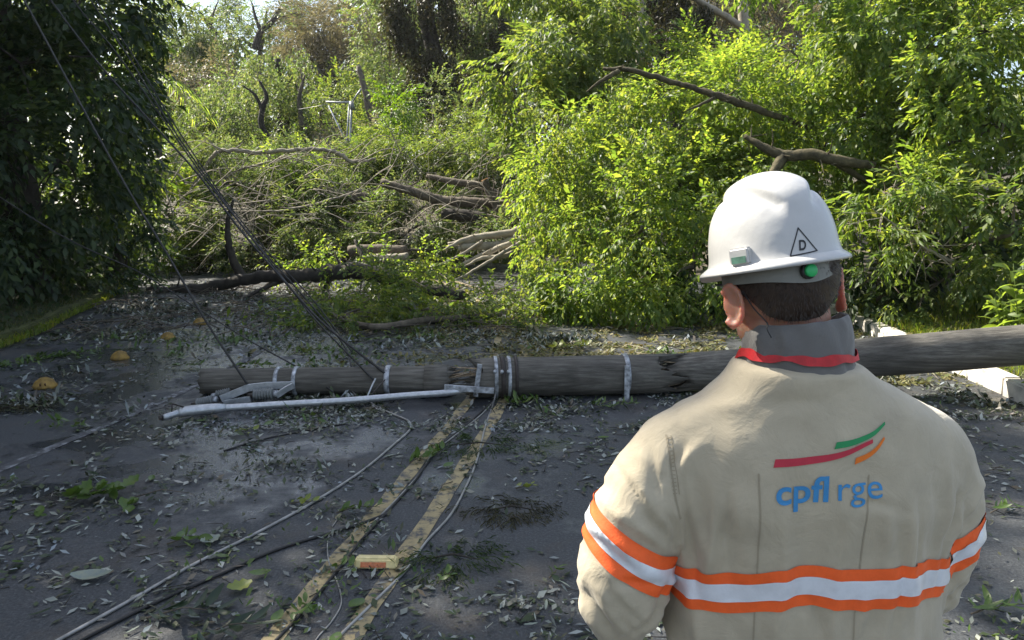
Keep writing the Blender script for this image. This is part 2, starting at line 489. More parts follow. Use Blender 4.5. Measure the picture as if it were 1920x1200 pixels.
# kerbs of single stones
def kerb(name, poly, lo, hi, mat, w, h, L, zt):
    root = empty(name, (0, 0, 0)); tag(root, kind='structure')
    y = lo
    while y < hi:
        f = xl if name == 'left_kerb' else xr
        a = Vector((f(y), y, 0)); b = Vector((f(y + L), y + L, 0))
        d = (b - a); ln = d.length; d.normalize()
        ang = math.atan2(d.y, d.x)
        bm = bmesh.new()
        bmesh.ops.create_cube(bm, size=1.0)
        bmesh.ops.scale(bm, vec=(ln - .018, w, h), verts=bm.verts)
        bmesh.ops.bevel(bm, geom=list(bm.edges), offset=.018, segments=2, affect='EDGES')
        for vv in bm.verts:
            vv.co += Vector((random.uniform(-.005, .005), random.uniform(-.005, .005), random.uniform(-.006, .006)))
        me = bpy.data.meshes.new('kerb_stone'); bm.to_mesh(me); bm.free()
        o = link('kerb_stone', me, mat, root)
        m = (a + b) / 2
        o.location = (m.x + random.uniform(-.012, .012), m.y, zt - h / 2 + random.uniform(-.012, .012))
        o.rotation_euler = (random.uniform(-.02, .02), random.uniform(-.01, .01), ang + random.uniform(-.015, .015))
        y += L
    return root
kerb('left_kerb', KLs, 3.0, 17.0, M['kerb_moss'], .17, .30, 1.0, .15)
kerb('right_kerb', KRs, 1.2, 10.3, M['kerb_white'], .16, .32, .9, .165)

# ================================================================== FOLIAGE TOOLS
def leaf_pts(L, W, fold=.25, bend=.18, near=True):
    """One leaf along +X: base, two sides, mid rib, tip."""
    if near:
        V = np.array([(0, 0, 0), (L * .42, W / 2, W * fold), (L * .5, 0, -L * bend * .3), (L * .42, -W / 2, W * fold), (L, 0, -L * bend)])
        F = np.array([(0, 2, 1), (1, 2, 4), (0, 3, 2), (3, 4, 2)])
    else:
        V = np.array([(0, 0, 0), (L * .45, W / 2, 0), (L, 0, -L * bend), (L * .45, -W / 2, 0)])
        F = np.array([(0, 1, 2), (0, 2, 3)])
    return V, F
def rotm(az, pitch, roll):
    return np.array(Matrix.Rotation(az, 3, 'Z') @ Matrix.Rotation(pitch, 3, 'Y') @ Matrix.Rotation(roll, 3, 'X'))
def spray_template(kind, near, seed):
    r = random.Random(seed)
    Vs = []; Fs = []; n0 = 0
    conf = {'broad': (9, .42, .15, .070, .16), 'lance': (11, .45, .15, .040, .22), 'fine': (14, .45, .085, .045, .12),
            'hang': (13, .85, .10, .055, .0), 'needle': (16, .40, .15, .014, .12), 'clump': (10, .30, .14, .085, .08)}[kind]
    n, Ls, L, W, droop = conf
    for i in range(n):
        t = (i + .6) / n
        if kind == 'hang':
            p = np.array((Ls * .12 * math.sin(t * 2) + r.uniform(-.03, .03), r.uniform(-.05, .05), -Ls * t))
            az = r.uniform(0, 6.28); pit = r.uniform(.2, 1.1)
        else:
            p = np.array((Ls * t, r.uniform(-.03, .03), -droop * t * t + r.uniform(-.03, .03)))
            az = (1 if i % 2 else -1) * r.uniform(.5, 1.35) * (1.1 - .7 * t)
            pit = r.uniform(.0, .95)
        s = r.uniform(.7, 1.2)
        V, F = leaf_pts(L * s, W * s, r.uniform(.1, .4), r.uniform(.05, .3), near)
        V = V @ rotm(az, pit, r.uniform(-.7, .7)).T + p
        Vs.append(V); Fs.append(F + n0); n0 += len(V)
    V = np.concatenate(Vs); F = np.concatenate(Fs)
    return V, F, n, n * L * W * .5
TPL = {}
def templates(kind, near):
    k = (kind, near)
    if k not in TPL: TPL[k] = [spray_template(kind, near, 100 + i) for i in range(7)]
    return TPL[k]
TOTAL = [0]
def sprays_mesh(name, pos, dirs, scl, kind, near, org):
    """Every spray is turned along its direction, kept upright, and joined into one crown."""
    tp = templates(kind, near)
    n = len(pos)
    if kind == 'hang':
        a = rng.uniform(0, 2 * np.pi, n)
        X = np.stack([np.cos(a), np.sin(a), np.zeros(n)], 1)
    else:
        X = dirs / np.maximum(np.linalg.norm(dirs, axis=1, keepdims=True), 1e-6)
    up = np.tile(np.array([0, 0, 1.0]), (n, 1)) + rng.normal(0, .28, (n, 3))
    Y = np.cross(up, X); Y /= np.maximum(np.linalg.norm(Y, axis=1, keepdims=True), 1e-6)
    Z = np.cross(X, Y)
    RM = np.stack([X, Y, Z], 1)
    ti = rng.integers(0, len(tp), n)
    Vs = []; Fs = []; off_ = 0
    for k, (TV, TF, _, _) in enumerate(tp):
        sel = np.where(ti == k)[0]
        if len(sel) == 0: continue
        V = np.einsum('ij,njk->nik', TV, RM[sel]) * scl[sel][:, None, None] + pos[sel][:, None, :] - np.array(org)
        m = len(TV)
        F = TF[None] + (np.arange(len(sel)) * m)[:, None, None] + off_
        off_ += m * len(sel)
        Vs.append(V.reshape(-1, 3)); Fs.append(F.reshape(-1, 3))
    V = np.concatenate(Vs); F = np.concatenate(Fs)
    TOTAL[0] += len(F)
    return mesh_np(name, V, F)
def blob(u, v, Y, wu, hv, depth):
    """Ellipsoid of foliage measured in the photograph: centre, width and height in pixels at Y metres, depth in metres."""
    c = at(u, v, Y)
    return (c.x, c.y, c.z, wu / 2 / FPX * Y, depth / 2, hv / 2 / FPX * Y)
def fill(blobs, cov, scale, kind, jag=.42, sub=9, back=.55):
    """Spray positions: clumps set unevenly on each ellipsoid, sprays over each clump; the side away from the road is thinner."""
    tp = templates(kind, False)
    area = tp[0][3] * scale * scale
    Pn = []; Dn = []
    for b in blobs:
        c = np.array(b[:3]); r = np.array(b[3:6])
        A = math.pi * max(r[0] * r[2], .3 * r[1] * r[2])
        n = max(6, int(cov * A / area))
        m = max(4, int(sub * (0.6 + A * .12)))
        m = min(m, 60)
        d = rng.normal(0, 1, (m, 3)); d /= np.linalg.norm(d, axis=1, keepdims=True)
        keep = (d[:, 1] < .35) | (rng.random(m) < back)
        d = d[keep]; m = len(d)
        sc = c + d * r * (1 - jag * .8 + jag * rng.random((m, 1)) ** .7 * 1.25)
        rs = np.mean(np.sort(r)[:2]) * rng.uniform(.26, .52, m)
        k = rng.integers(0, m, n)
        e = rng.normal(0, 1, (n, 3)); e /= np.linalg.norm(e, axis=1, keepdims=True)
        p = sc[k] + e * rs[k][:, None] * rng.uniform(.25, 1, (n, 1)) ** .5
        dd = e * .8 + d[k] * .7 + rng.normal(0, .3, (n, 3)); dd[:, 2] -= .15
        Pn.append(p); Dn.append(dd)
    return np.concatenate(Pn), np.concatenate(Dn)
def limb(mb, a, b, r0, r1, sag=.1, seg=5, sides=6):
    a = Vector(a); b = Vector(b)
    L = (b - a).length
    mid = (a + b) / 2 + Vector((random.uniform(-.12, .12), random.uniform(-.12, .12), random.uniform(0, .18) - sag)) * L
    pts = wobble(spline([a, mid, b], seg), L * .012)
    n = len(pts)
    mb.tube(pts, [r0 + (r1 - r0) * i / (n - 1) for i in range(n)], sides)
def plant(name, label, cat, base, blobs, leaf, kind='broad', scale=1.0, cov=4.0, near=False, trunk=None, bark='bark', limbs=True,
          jag=.42, group=None, parts=('trunk', 'crown'), back=.55, extra=None, limb_r=.05):
    """A tree or shrub: stem with limbs running into the crown, and the crown's leaves."""
    base = Vector(base)
    root = empty(name, base, label, cat, group)
    mb = MB()
    if trunk is None:
        top = Vector(blobs[0][:3])
        trunk = [(*base, limb_r * 2.2), (*((base + top) / 2 + Vector((random.uniform(-.2, .2), random.uniform(-.2, .2), 0))), limb_r * 1.6), (*top, limb_r * .7)]
    sp = spline(trunk, 6)
    mb.tube([p[:3] for p in sp], [max(.008, p[3]) for p in sp], 9, rough=.06)
    if limbs:
        for b in blobs:
            c = Vector(b[:3])
            st = min(sp, key=lambda p: (Vector(p[:3]) - c).length + max(0, p[2] - c.z) * 1.2)
            ln = (Vector(st[:3]) - c).length
            r0 = min(st[3] * .7, .02 + .02 * ln) if ln > .2 else .02
            if ln > .15: limb(mb, st[:3], c, r0, r0 * .4)
            for _ in range(4):
                e = Vector((random.gauss(0, 1), random.gauss(0, 1), random.gauss(0, .8))).normalized()
                limb(mb, c, c + Vector((e.x * b[3], e.y * b[4], e.z * b[5])) * .92, r0 * .5, .006, 0, 4, 5)
    mb.build(parts[0], M[bark], root, base)
    p, d = fill(blobs, cov, scale, kind, jag, back=back)
    scl = scale * rng.uniform(.7, 1.25, len(p))
    o = link(parts[1], sprays_mesh(parts[1], p, d, scl, kind, near, base), M[leaf], root)
    o['kind'] = 'stuff'
    if extra is not None:
        for (nm, bl2, leaf2, kind2, sc2, cov2) in extra:
            p, d = fill(bl2, cov2, sc2, kind2, jag)
            o = link(nm, sprays_mesh(nm, p, d, sc2 * rng.uniform(.7, 1.25, len(p)), kind2, near, base), M[leaf2], root)
            o['kind'] = 'stuff'
    return root
def tbase(u, Y, dx=0.0):
    x = (u - 960) / FPX * Y + dx
    return Vector((x, Y, float(terrain(x, Y)) - .1))

# ================================================================== TREES AND SHRUBS
SHR = ('stem', 'foliage')
# --- dark trees on the left verge; their crowns shade the road
b = tbase(60, 12.2)
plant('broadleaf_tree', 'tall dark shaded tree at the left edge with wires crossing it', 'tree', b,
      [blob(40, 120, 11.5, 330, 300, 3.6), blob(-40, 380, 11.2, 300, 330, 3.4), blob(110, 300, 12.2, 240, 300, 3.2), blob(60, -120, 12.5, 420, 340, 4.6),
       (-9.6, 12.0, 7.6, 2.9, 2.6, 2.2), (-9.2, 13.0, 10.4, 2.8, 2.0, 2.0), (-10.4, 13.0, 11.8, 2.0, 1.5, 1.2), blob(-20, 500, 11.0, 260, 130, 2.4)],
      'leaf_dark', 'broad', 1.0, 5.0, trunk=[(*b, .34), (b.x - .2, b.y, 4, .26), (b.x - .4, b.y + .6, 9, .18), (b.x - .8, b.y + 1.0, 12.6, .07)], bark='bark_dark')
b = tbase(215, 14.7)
plant('broadleaf_tree', 'dark tree beside the sunlit bushes, sun on its right rim coloured into the leaves', 'tree', b,
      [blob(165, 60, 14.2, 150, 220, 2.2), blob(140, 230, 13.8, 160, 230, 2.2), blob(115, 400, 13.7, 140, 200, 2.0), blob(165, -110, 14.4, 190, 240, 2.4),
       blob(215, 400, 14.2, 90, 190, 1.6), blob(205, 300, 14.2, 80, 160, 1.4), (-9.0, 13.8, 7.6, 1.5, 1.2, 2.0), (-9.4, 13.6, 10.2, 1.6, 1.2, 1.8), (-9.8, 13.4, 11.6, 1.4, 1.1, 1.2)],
      'leaf_dark', 'broad', .95, 4.4, extra=[('rim_light_leaves', [blob(245, 120, 14.6, 70, 80, .9), blob(262, 215, 14.8, 50, 60, .7), blob(250, 310, 14.6, 60, 90, .8), blob(228, 410, 14.2, 70, 90, .8), blob(255, 20, 14.8, 70, 70, .8)], 'leaf_green', 'broad', .85, 2.4)], trunk=[(*b, .20), (b.x - .3, b.y + .2, 4, .17), (b.x - .8, b.y - .6, 9, .13), (b.x - 1.2, b.y - 1.0, 12, .06)], bark='bark_dark')  # lighter leaf colour along the right edge imitates sun catching the rim
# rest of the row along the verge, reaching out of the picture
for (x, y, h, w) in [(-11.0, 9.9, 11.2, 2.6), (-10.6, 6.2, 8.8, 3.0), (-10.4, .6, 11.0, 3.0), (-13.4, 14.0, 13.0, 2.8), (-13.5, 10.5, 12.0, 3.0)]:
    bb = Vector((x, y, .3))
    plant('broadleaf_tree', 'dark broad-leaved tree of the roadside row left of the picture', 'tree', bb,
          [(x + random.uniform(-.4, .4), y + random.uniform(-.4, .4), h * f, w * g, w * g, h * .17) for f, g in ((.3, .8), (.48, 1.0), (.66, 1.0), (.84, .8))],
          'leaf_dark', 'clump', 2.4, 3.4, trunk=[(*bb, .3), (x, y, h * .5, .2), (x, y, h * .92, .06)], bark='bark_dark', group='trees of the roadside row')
b = tbase(60, 12.5)
plant('ivy_shrub', 'low dark shrub under the left trees, behind the mossy kerb', 'shrub', (gnd(60, 530).x, 13.2, .3),
      [blob(40, 470, 12.6, 200, 130, 2), blob(150, 490, 13.6, 170, 100, 2), blob(235, 500, 15.2, 120, 90, 1.6)], 'leaf_dark', 'fine', 1.1, 4.5, parts=SHR, bark='bark_dark')

# --- sunlit bushes at the bend
plant('hillside_bush', 'dense bushes glimpsed through the gaps of the dark left trees', 'bush', (-11.8, 20.6, .5),
      [blob(60, 230, 20, 200, 190, 2.0), blob(170, 260, 20.4, 180, 190, 2.0), blob(60, 400, 19.6, 220, 170, 2.0), blob(180, 400, 20, 160, 150, 2.0), blob(-80, 300, 19.8, 200, 260, 2.0)], 'leaf_green', 'clump', 1.2, 3.2, parts=SHR)
b = gnd(190, 528)
plant('roadside_bush', 'yellow-green sunlit bush right of the dark left trees at the bend', 'bush', (b.x, 18.0, .2),
      [blob(190, 470, 17.6, 140, 110, 2.0), blob(165, 420, 17.8, 110, 110, 1.8), blob(230, 410, 18.2, 130, 110, 2.0)], 'leaf_bright', 'broad', .85, 3.6, near=False, parts=SHR)
plant('roadside_bush', 'bright bush left of centre with the shade under it coloured into dark leaves, behind the far road', 'bush', (-6.6, 18.6, .2),
      [blob(310, 400, 18.2, 190, 130, 2.2), blob(385, 420, 18.6, 120, 120, 2.0), blob(330, 345, 18.8, 130, 70, 1.8), blob(320, 470, 18.4, 200, 90, 2.0), blob(420, 480, 18.6, 140, 80, 2)],
      'leaf_bright', 'broad', .8, 3.4, parts=SHR, extra=[('underleaves', [blob(330, 505, 18.6, 260, 60, 1.6)], 'leaf_dark', 'broad', 1.0, 4)])  # dark leaf colour at the foot stands in for shade under the bush
# --- tangled heap of felled crowns across the road
plant('felled_tree', 'olive tangle of felled foliage heaped across the road behind the dark branch', 'fallen tree', (-4.6, 18.6, .1),
      [blob(470, 420, 18.0, 170, 130, 2.4), blob(560, 440, 17.8, 180, 120, 2.2), blob(520, 360, 19.2, 190, 90, 2.2), blob(640, 470, 17.2, 150, 90, 2.0), blob(470, 490, 17.2, 170, 80, 1.8), blob(430, 330, 19.6, 170, 80, 2.0), blob(590, 320, 20.0, 170, 70, 2.0), blob(610, 400, 18.6, 150, 90, 2.0)],
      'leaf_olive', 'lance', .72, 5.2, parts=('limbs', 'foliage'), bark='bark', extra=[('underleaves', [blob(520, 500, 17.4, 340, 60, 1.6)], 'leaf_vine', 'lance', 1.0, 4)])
plant('felled_tree', 'dull green felled crown heaped left of the splintered pale limbs', 'fallen tree', (-2.8, 18.5, .1),
      [blob(690, 400, 18.6, 190, 120, 2.4), blob(790, 420, 17.8, 170, 110, 2.0), blob(760, 470, 16.4, 180, 80, 1.8), blob(640, 330, 20.0, 160, 70, 2.0), blob(880, 410, 18.2, 160, 110, 2.0), blob(720, 345, 19.6, 190, 80, 2.0), blob(900, 350, 19.4, 170, 80, 2.0), blob(960, 440, 16.2, 90, 80, 1.2)],
      'leaf_olive', 'fine', .85, 4.8, parts=('limbs', 'foliage'), bark='bark', extra=[('fresh_leaves', [blob(700, 390, 17.6, 60, 50, .6), blob(545, 305, 18.6, 70, 90, .8), blob(555, 370, 18.2, 60, 50, .6)], 'leaf_bright', 'fine', 1.0, 3)])
plant('felled_tree', 'feathery bright green felled crown above the logs, centre of the heap', 'fallen tree', (-1.6, 21.0, .2),
      [blob(800, 270, 20.5, 190, 110, 2.4), blob(880, 310, 20.0, 170, 110, 2.4), blob(745, 300, 20.4, 120, 90, 2.0), blob(930, 360, 19.0, 130, 90, 2.0)],
      'leaf_green', 'lance', .75, 4.4, parts=('limbs', 'foliage'), bark='bark')
# --- right side: creeper-covered mound
plant('creeper_tree', 'bright green leafy tree rising to the top edge right of centre', 'tree', tbase(1060, 16.5),
      [blob(1060, 60, 16.0, 230, 190, 3.0), blob(1000, 150, 15.6, 150, 160, 2.4), blob(1120, 170, 15.8, 200, 170, 2.6), blob(1040, 240, 15.4, 190, 130, 2.6), blob(1120, 60, 16.6, 140, 160, 2.6), blob(1060, -60, 16.6, 200, 130, 2.6)],
      'leaf_green', 'broad', .82, 3.8, parts=('trunk', 'crown'), bark='bark')
b = tbase(1130, 12.2)
plant('creeper_bush', 'large bright bush spilling to the road left of the helmet', 'bush', (1.6, 12.3, 0),
      [blob(1090, 330, 13.0, 220, 200, 2.4), blob(1200, 280, 12.6, 230, 190, 2.4), blob(1100, 450, 11.6, 210, 170, 2.2), blob(1220, 420, 11.2, 230, 200, 2.2),
       blob(1080, 545, 10.9, 160, 120, 1.5), blob(1190, 540, 10.7, 200, 130, 1.6), blob(1300, 500, 10.6, 170, 170, 1.8), blob(1050, 250, 13.6, 150, 130, 2.0)],
      'leaf_bright', 'broad', .64, 2.7, near=True, parts=SHR, jag=.55,
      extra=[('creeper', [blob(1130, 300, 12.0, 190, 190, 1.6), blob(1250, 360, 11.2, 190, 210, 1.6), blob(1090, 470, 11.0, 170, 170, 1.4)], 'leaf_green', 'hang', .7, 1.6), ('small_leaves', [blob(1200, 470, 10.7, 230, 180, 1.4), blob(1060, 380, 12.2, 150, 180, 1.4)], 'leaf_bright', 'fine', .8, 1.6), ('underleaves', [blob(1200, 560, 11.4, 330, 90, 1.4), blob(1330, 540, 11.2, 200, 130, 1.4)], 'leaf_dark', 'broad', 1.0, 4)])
plant('creeper_bush', 'green creeper mound behind the leaning broken trunk, above the helmet', 'bush', (4.2, 14.0, .8),
      [blob(1330, 250, 13.0, 240, 190, 2.4), blob(1440, 200, 13.4, 250, 190, 2.6), blob(1400, 330, 12.2, 240, 170, 2.2), blob(1540, 290, 12.0, 220, 190, 2.2), blob(1260, 270, 13.2, 150, 170, 1.8), blob(1290, 370, 12.4, 150, 150, 1.6), blob(1380, 120, 15.2, 180, 90, 2.2), blob(1500, 110, 14.6, 220, 110, 2.4)],
      'leaf_bright', 'fine', .95, 5.2, near=False, parts=SHR, jag=.5)
plant('creeper_tree', 'tall sunlit yellow-green creeper tree at the upper right edge', 'tree', tbase(1720, 12.0),
      [blob(1600, 60, 11.6, 220, 210, 2.6), blob(1720, 110, 11.2, 240, 230, 2.6), blob(1850, 60, 10.8, 230, 240, 2.6), blob(1640, 210, 11.4, 210, 190, 2.4), blob(1770, 250, 10.8, 220, 180, 2.4),
       blob(1890, 230, 10.2, 170, 240, 2.2), blob(1700, -70, 12.0, 420, 170, 3.0), blob(1960, 130, 10.4, 170, 330, 2.4), blob(1560, 200, 12.0, 150, 150, 2.0)],
      'leaf_bright', 'broad', .64, 3.0, near=False, jag=.55,
      extra=[('small_leaves', [blob(1660, 140, 10.9, 260, 260, 2.0), blob(1850, 150, 10.2, 200, 260, 1.8)], 'leaf_green', 'fine', .9, 1.7), ('creeper', [blob(1760, 230, 10.4, 240, 190, 1.4), blob(1580, 120, 11.2, 160, 190, 1.4)], 'leaf_bright', 'hang', .75, 1.4)])
plant('creeper_bush', 'darker glossy bush behind the grass strip, right of the helmet', 'bush', (6.0, 10.6, .6),
      [blob(1680, 420, 10.0, 190, 170, 2.0), blob(1800, 420, 9.6, 200, 200, 2.0), blob(1640, 520, 9.9, 150, 130, 1.6), blob(1760, 530, 9.7, 190, 120, 1.6), blob(1900, 440, 9.0, 170, 260, 1.8), blob(1860, 330, 9.8, 190, 130, 2.0)],
      'leaf_green', 'broad', .66, 2.9, near=False, parts=SHR, jag=.5,
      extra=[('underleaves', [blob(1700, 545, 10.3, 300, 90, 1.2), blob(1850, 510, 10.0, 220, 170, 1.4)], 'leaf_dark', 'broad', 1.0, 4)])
plant('creeper_bush', 'fresh lime-green creeper clump just right of the helmet', 'bush', (5.0, 10.2, .3),
      [blob(1660, 360, 9.9, 130, 120, 1.4), blob(1630, 430, 9.8, 120, 120, 1.3), blob(1700, 340, 10.2, 120, 100, 1.4)], 'leaf_bright', 'lance', .8, 3.6, near=True, parts=SHR)
# --- middle distance
plant('vine_tree', 'tall trunk wrapped in dark brown hanging vines, left of the pale trunk', 'tree', tbase(820, 28.5),
      [blob(795, 20, 28, 95, 90, 2.0), blob(800, 90, 28, 90, 90, 2.0), blob(815, 150, 28, 80, 90, 1.8), blob(785, -50, 28, 130, 90, 2.4)],
      'leaf_vine', 'hang', 1.25, 7.0, trunk=[(*tbase(845, 28.5), .32), (*at(835, 190, 28.4), .30), (*at(805, 60, 28.2), .28), (*at(780, -80, 28.2), .22)], bark='bark_dark', limbs=False, jag=.3)
plant('vine_tree', 'brown-green column of trailing vines right of the pale trunk', 'tree', tbase(905, 30),
      [blob(900, 40, 29.5, 110, 120, 2.4), blob(905, 130, 29, 110, 110, 2.2), blob(895, 200, 28.4, 130, 80, 2.2), blob(910, -50, 30, 120, 110, 2.4)],
      'leaf_olive', 'hang', 1.2, 4.6, trunk=[(*tbase(905, 30), .28), (*at(905, 100, 29.8), .22), (*at(900, -70, 29.8), .15)], bark='bark_dark', jag=.4,
      extra=[('dark_vines', [blob(930, 130, 28.8, 60, 200, 1.4), blob(880, 60, 28.9, 40, 160, 1.0)], 'leaf_vine', 'hang', 1.2, 5)])
plant('vine_tree', 'black-green vine-wrapped trunk at the top edge above the broken trunk', 'tree', tbase(1270, 22),
      [blob(1265, 20, 21.6, 115, 110, 1.8), blob(1270, 100, 21.4, 125, 90, 1.8), blob(1260, -70, 21.8, 130, 110, 2.0)],
      'leaf_vine', 'hang', 1.1, 8.0, trunk=[(*tbase(1275, 22), .34), (*at(1270, 60, 22), .30), (*at(1262, -90, 22), .24)], bark='bark_dark', limbs=False, jag=.25)
plant('vine_tree', 'green creeper-hung tree around the dark forked dead limb, left of the metal frame', 'tree', tbase(500, 27.5),
      [blob(490, 140, 27, 130, 90, 2.4), blob(450, 200, 26.6, 90, 110, 2.2), blob(545, 150, 26.4, 90, 110, 2.0), blob(540, 230, 26, 80, 120, 1.8), blob(470, 260, 26, 110, 80, 2.0)],
      'leaf_olive', 'hang', 1.0, 3.2, trunk=[(*tbase(525, 27.5), .22), (*at(530, 200, 27.2), .18), (*at(520, 110, 27), .1)], bark='bark_dark')
plant('vine_tree', 'pale olive vine-draped stump standing left of the forked dead limb', 'tree', tbase(370, 27),
      [blob(368, 210, 26.6, 70, 70, 1.8), blob(375, 255, 26.4, 90, 80, 1.8), blob(420, 270, 26.4, 80, 90, 1.8)], 'leaf_olive', 'hang', 1.0, 3.8, jag=.3)
plant('broadleaf_tree', 'leafy green tree directly behind the white metal pole frame', 'tree', tbase(610, 29),
      [blob(600, 190, 28.6, 100, 100, 2.2), blob(640, 230, 28.4, 110, 110, 2.2), blob(590, 260, 28, 90, 80, 2.0), blob(670, 270, 28, 80, 70, 2)], 'leaf_green', 'fine', 1.25, 3.2)
plant('round_bush', 'round dark bush with bright yellow-green top, right of the leaning trunk', 'bush', tbase(735, 23.0),
      [blob(735, 212, 22.6, 64, 76, 1.0)], 'leaf_round', 'fine', 1.2, 7.0, jag=.12, back=1.0)
plant('broadleaf_tree', 'olive leafy tree left of the dark vine-wrapped trunk', 'tree', tbase(735, 33),
      [blob(730, 60, 33, 110, 110, 2.6), blob(715, 130, 32.6, 90, 90, 2.4), blob(745, 150, 32, 110, 90, 2.2), blob(735, -30, 33, 100, 90, 2.4)], 'leaf_olive', 'fine', 1.35, 3.4)
plant('hillside_bush', 'dull bush below the dark vine-wrapped trunk', 'bush', tbase(830, 25),
      [blob(810, 200, 24.8, 90, 80, 2.0), blob(860, 240, 24.2, 140, 80, 2.2), blob(950, 240, 23, 150, 110, 2.2)], 'leaf_olive', 'fine', 1.05, 3.8, parts=SHR,
      extra=[('dark_leaves', [blob(900, 250, 24.6, 180, 80, 1.4)], 'leaf_vine', 'fine', 1.4, 4)])
plant('hillside_bush', 'grey-green bushes at the foot of the leaning trunk', 'bush', tbase(680, 25),
      [blob(690, 290, 24.6, 120, 70, 2.0), blob(600, 300, 24, 130, 60, 2), blob(660, 250, 25.2, 100, 70, 2)], 'leaf_grey', 'fine', 1.05, 3.6, parts=SHR)
plant('hillside_bush', 'shaded bushes left of the vine-draped stump', 'bush', tbase(300, 25),
      [blob(300, 260, 24.6, 120, 110, 2.2), blob(260, 310, 23.6, 130, 90, 2.2), blob(400, 310, 23.6, 160, 70, 2.2), blob(330, 300, 24, 120, 80, 2)], 'leaf_green', 'fine', 1.05, 3.6, parts=SHR)
# --- far trees up the slope
for (lab, u, Y, bl, leaf, kd, sc, cov, bark) in [
    ('brownish tree crown above the pale vine-draped stump', 390, 42, [(400, 160, 130, 90), (350, 150, 90, 80), (430, 190, 90, 70)], 'leaf_brown', 'fine', 1.7, 3.6, 'bark'),
    ('olive far tree directly right of the dark left trees, below the sky', 300, 47, [(300, 70, 110, 90), (330, 110, 110, 100), (290, 150, 90, 110), (350, 60, 90, 60)], 'leaf_olive', 'fine', 1.8, 3.6, 'bark'),
    ('thin crowned tree against the sky, leftmost of the skyline', 400, 55, [(390, 40, 90, 60), (430, 60, 90, 70), (400, 90, 110, 70), (420, 10, 60, 40)], 'leaf_olive', 'fine', 1.8, 2.2, 'bark_dark'),
    ('tree with dark forked limb against the sky', 480, 52, [(500, 20, 70, 50), (530, 40, 70, 60), (470, 90, 90, 70), (510, 70, 90, 60)], 'leaf_olive', 'fine', 1.8, 2.2, 'bark_dark'),
    ('blue-grey dense tree on the skyline between the sky gaps', 560, 66, [(560, 20, 80, 60), (590, 50, 90, 60), (540, 50, 70, 60)], 'leaf_grey', 'fine', 2.3, 3.8, 'bark_dark'),
    ('low olive tree behind the green creeper-hung tree', 470, 36, [(440, 240, 130, 90), (510, 230, 130, 90), (380, 240, 120, 90), (570, 220, 110, 90), (470, 180, 150, 80)], 'leaf_olive', 'fine', 1.7, 3.4, 'bark'),
    ('bare grey-brown twiggy tree in front of the skyline', 620, 44, [(610, 90, 120, 80), (660, 70, 110, 90), (650, 130, 130, 80), (580, 130, 90, 60)], 'leaf_brown', 'needle', 3.0, 3.4, 'bark'),
    ('grey leafy far tree at the top edge left of the olive tree', 680, 50, [(670, 20, 110, 80), (690, 60, 90, 80), (640, 40, 60, 50)], 'leaf_grey', 'fine', 1.4, 3.4, 'bark'),
    ('far olive tree behind the two vine columns', 860, 46, [(850, 60, 170, 150), (940, 30, 120, 130), (860, 150, 150, 110)], 'leaf_olive', 'fine', 1.9, 3.8, 'bark'),
    ('brown far tree at the top edge behind the pale bare trunk', 1390, 32, [(1400, 30, 190, 90), (1330, 40, 120, 110), (1450, 60, 120, 70), (1400, -30, 200, 80)], 'leaf_brown', 'fine', 1.4, 2.8, 'bark'),
    ('far green tree behind the bright tree right of centre', 1180, 30, [(1170, 20, 150, 110), (1200, 100, 130, 110), (1240, 160, 130, 80)], 'leaf_green', 'fine', 1.4, 3.4, 'bark')]:
    tb = tbase(u, Y + .5)
    plant('far_tree', lab, 'tree', tb, [blob(p[0], p[1], Y + random.uniform(-1, 1), p[2], p[3], 3.0) for p in bl], leaf, kd, sc, cov,
          trunk=[(*tb, .3), (*at(u + 4, (bl[0][1] + 260) / 2, Y + .4), .2), (*at(bl[0][0], bl[0][1], Y), .06)], bark=bark, group='trees up the slope')
# --- wooded slope that closes the view
def forest_band():
    bl = []
    for k in range(210):
        u = random.uniform(-500, 2500) if k < 130 else random.uniform(640, 1500)
        Y = random.uniform(48, 76)
        top = np.interp(u, [-500, 150, 260, 430, 640, 700, 900, 2500], [-60, -20, 60, 60, 40, -30, -60, -80])
        v = top + 30 + random.uniform(0, 1) ** 1.3 * (310 - top)
        w = random.uniform(90, 170)
        bl.append(blob(u, v, Y, w, w * .8, 4))
    p, d = fill(bl, 2.6, 2.9, 'clump', .4)
    o = link('wooded_slope', sprays_mesh('wooded_slope', p, d, 2.9 * rng.uniform(.7, 1.2, len(p)), 'clump', False, (0, 0, 0)), M['leaf_olive'])
    tag(o, 'distant olive wood closing the view behind the nearer trees', 'wood', kind='stuff')
forest_band()
def forest_right():
    """low growth of the right bank behind the mound and beside it"""
    bl = [blob(u, v, Y, 260, 220, 3) for (u, v, Y) in [(1350, 330, 17), (1500, 250, 17), (1650, 150, 16), (1800, 100, 16), (1200, 330, 18), (1000, 380, 20), (1900, 350, 14), (2050, 300, 11), (2050, 80, 12), (2000, 520, 9.5)]]
    p, d = fill(bl, 3.0, 1.8, 'clump', .4)
    o = link('undergrowth', sprays_mesh('undergrowth', p, d, 1.8 * rng.uniform(.7, 1.2, len(p)), 'clump', False, (0, 0, 0)), M['leaf_green'])
    tag(o, 'dense undergrowth filling the bank behind the creeper mound', 'undergrowth', kind='stuff')
forest_right()

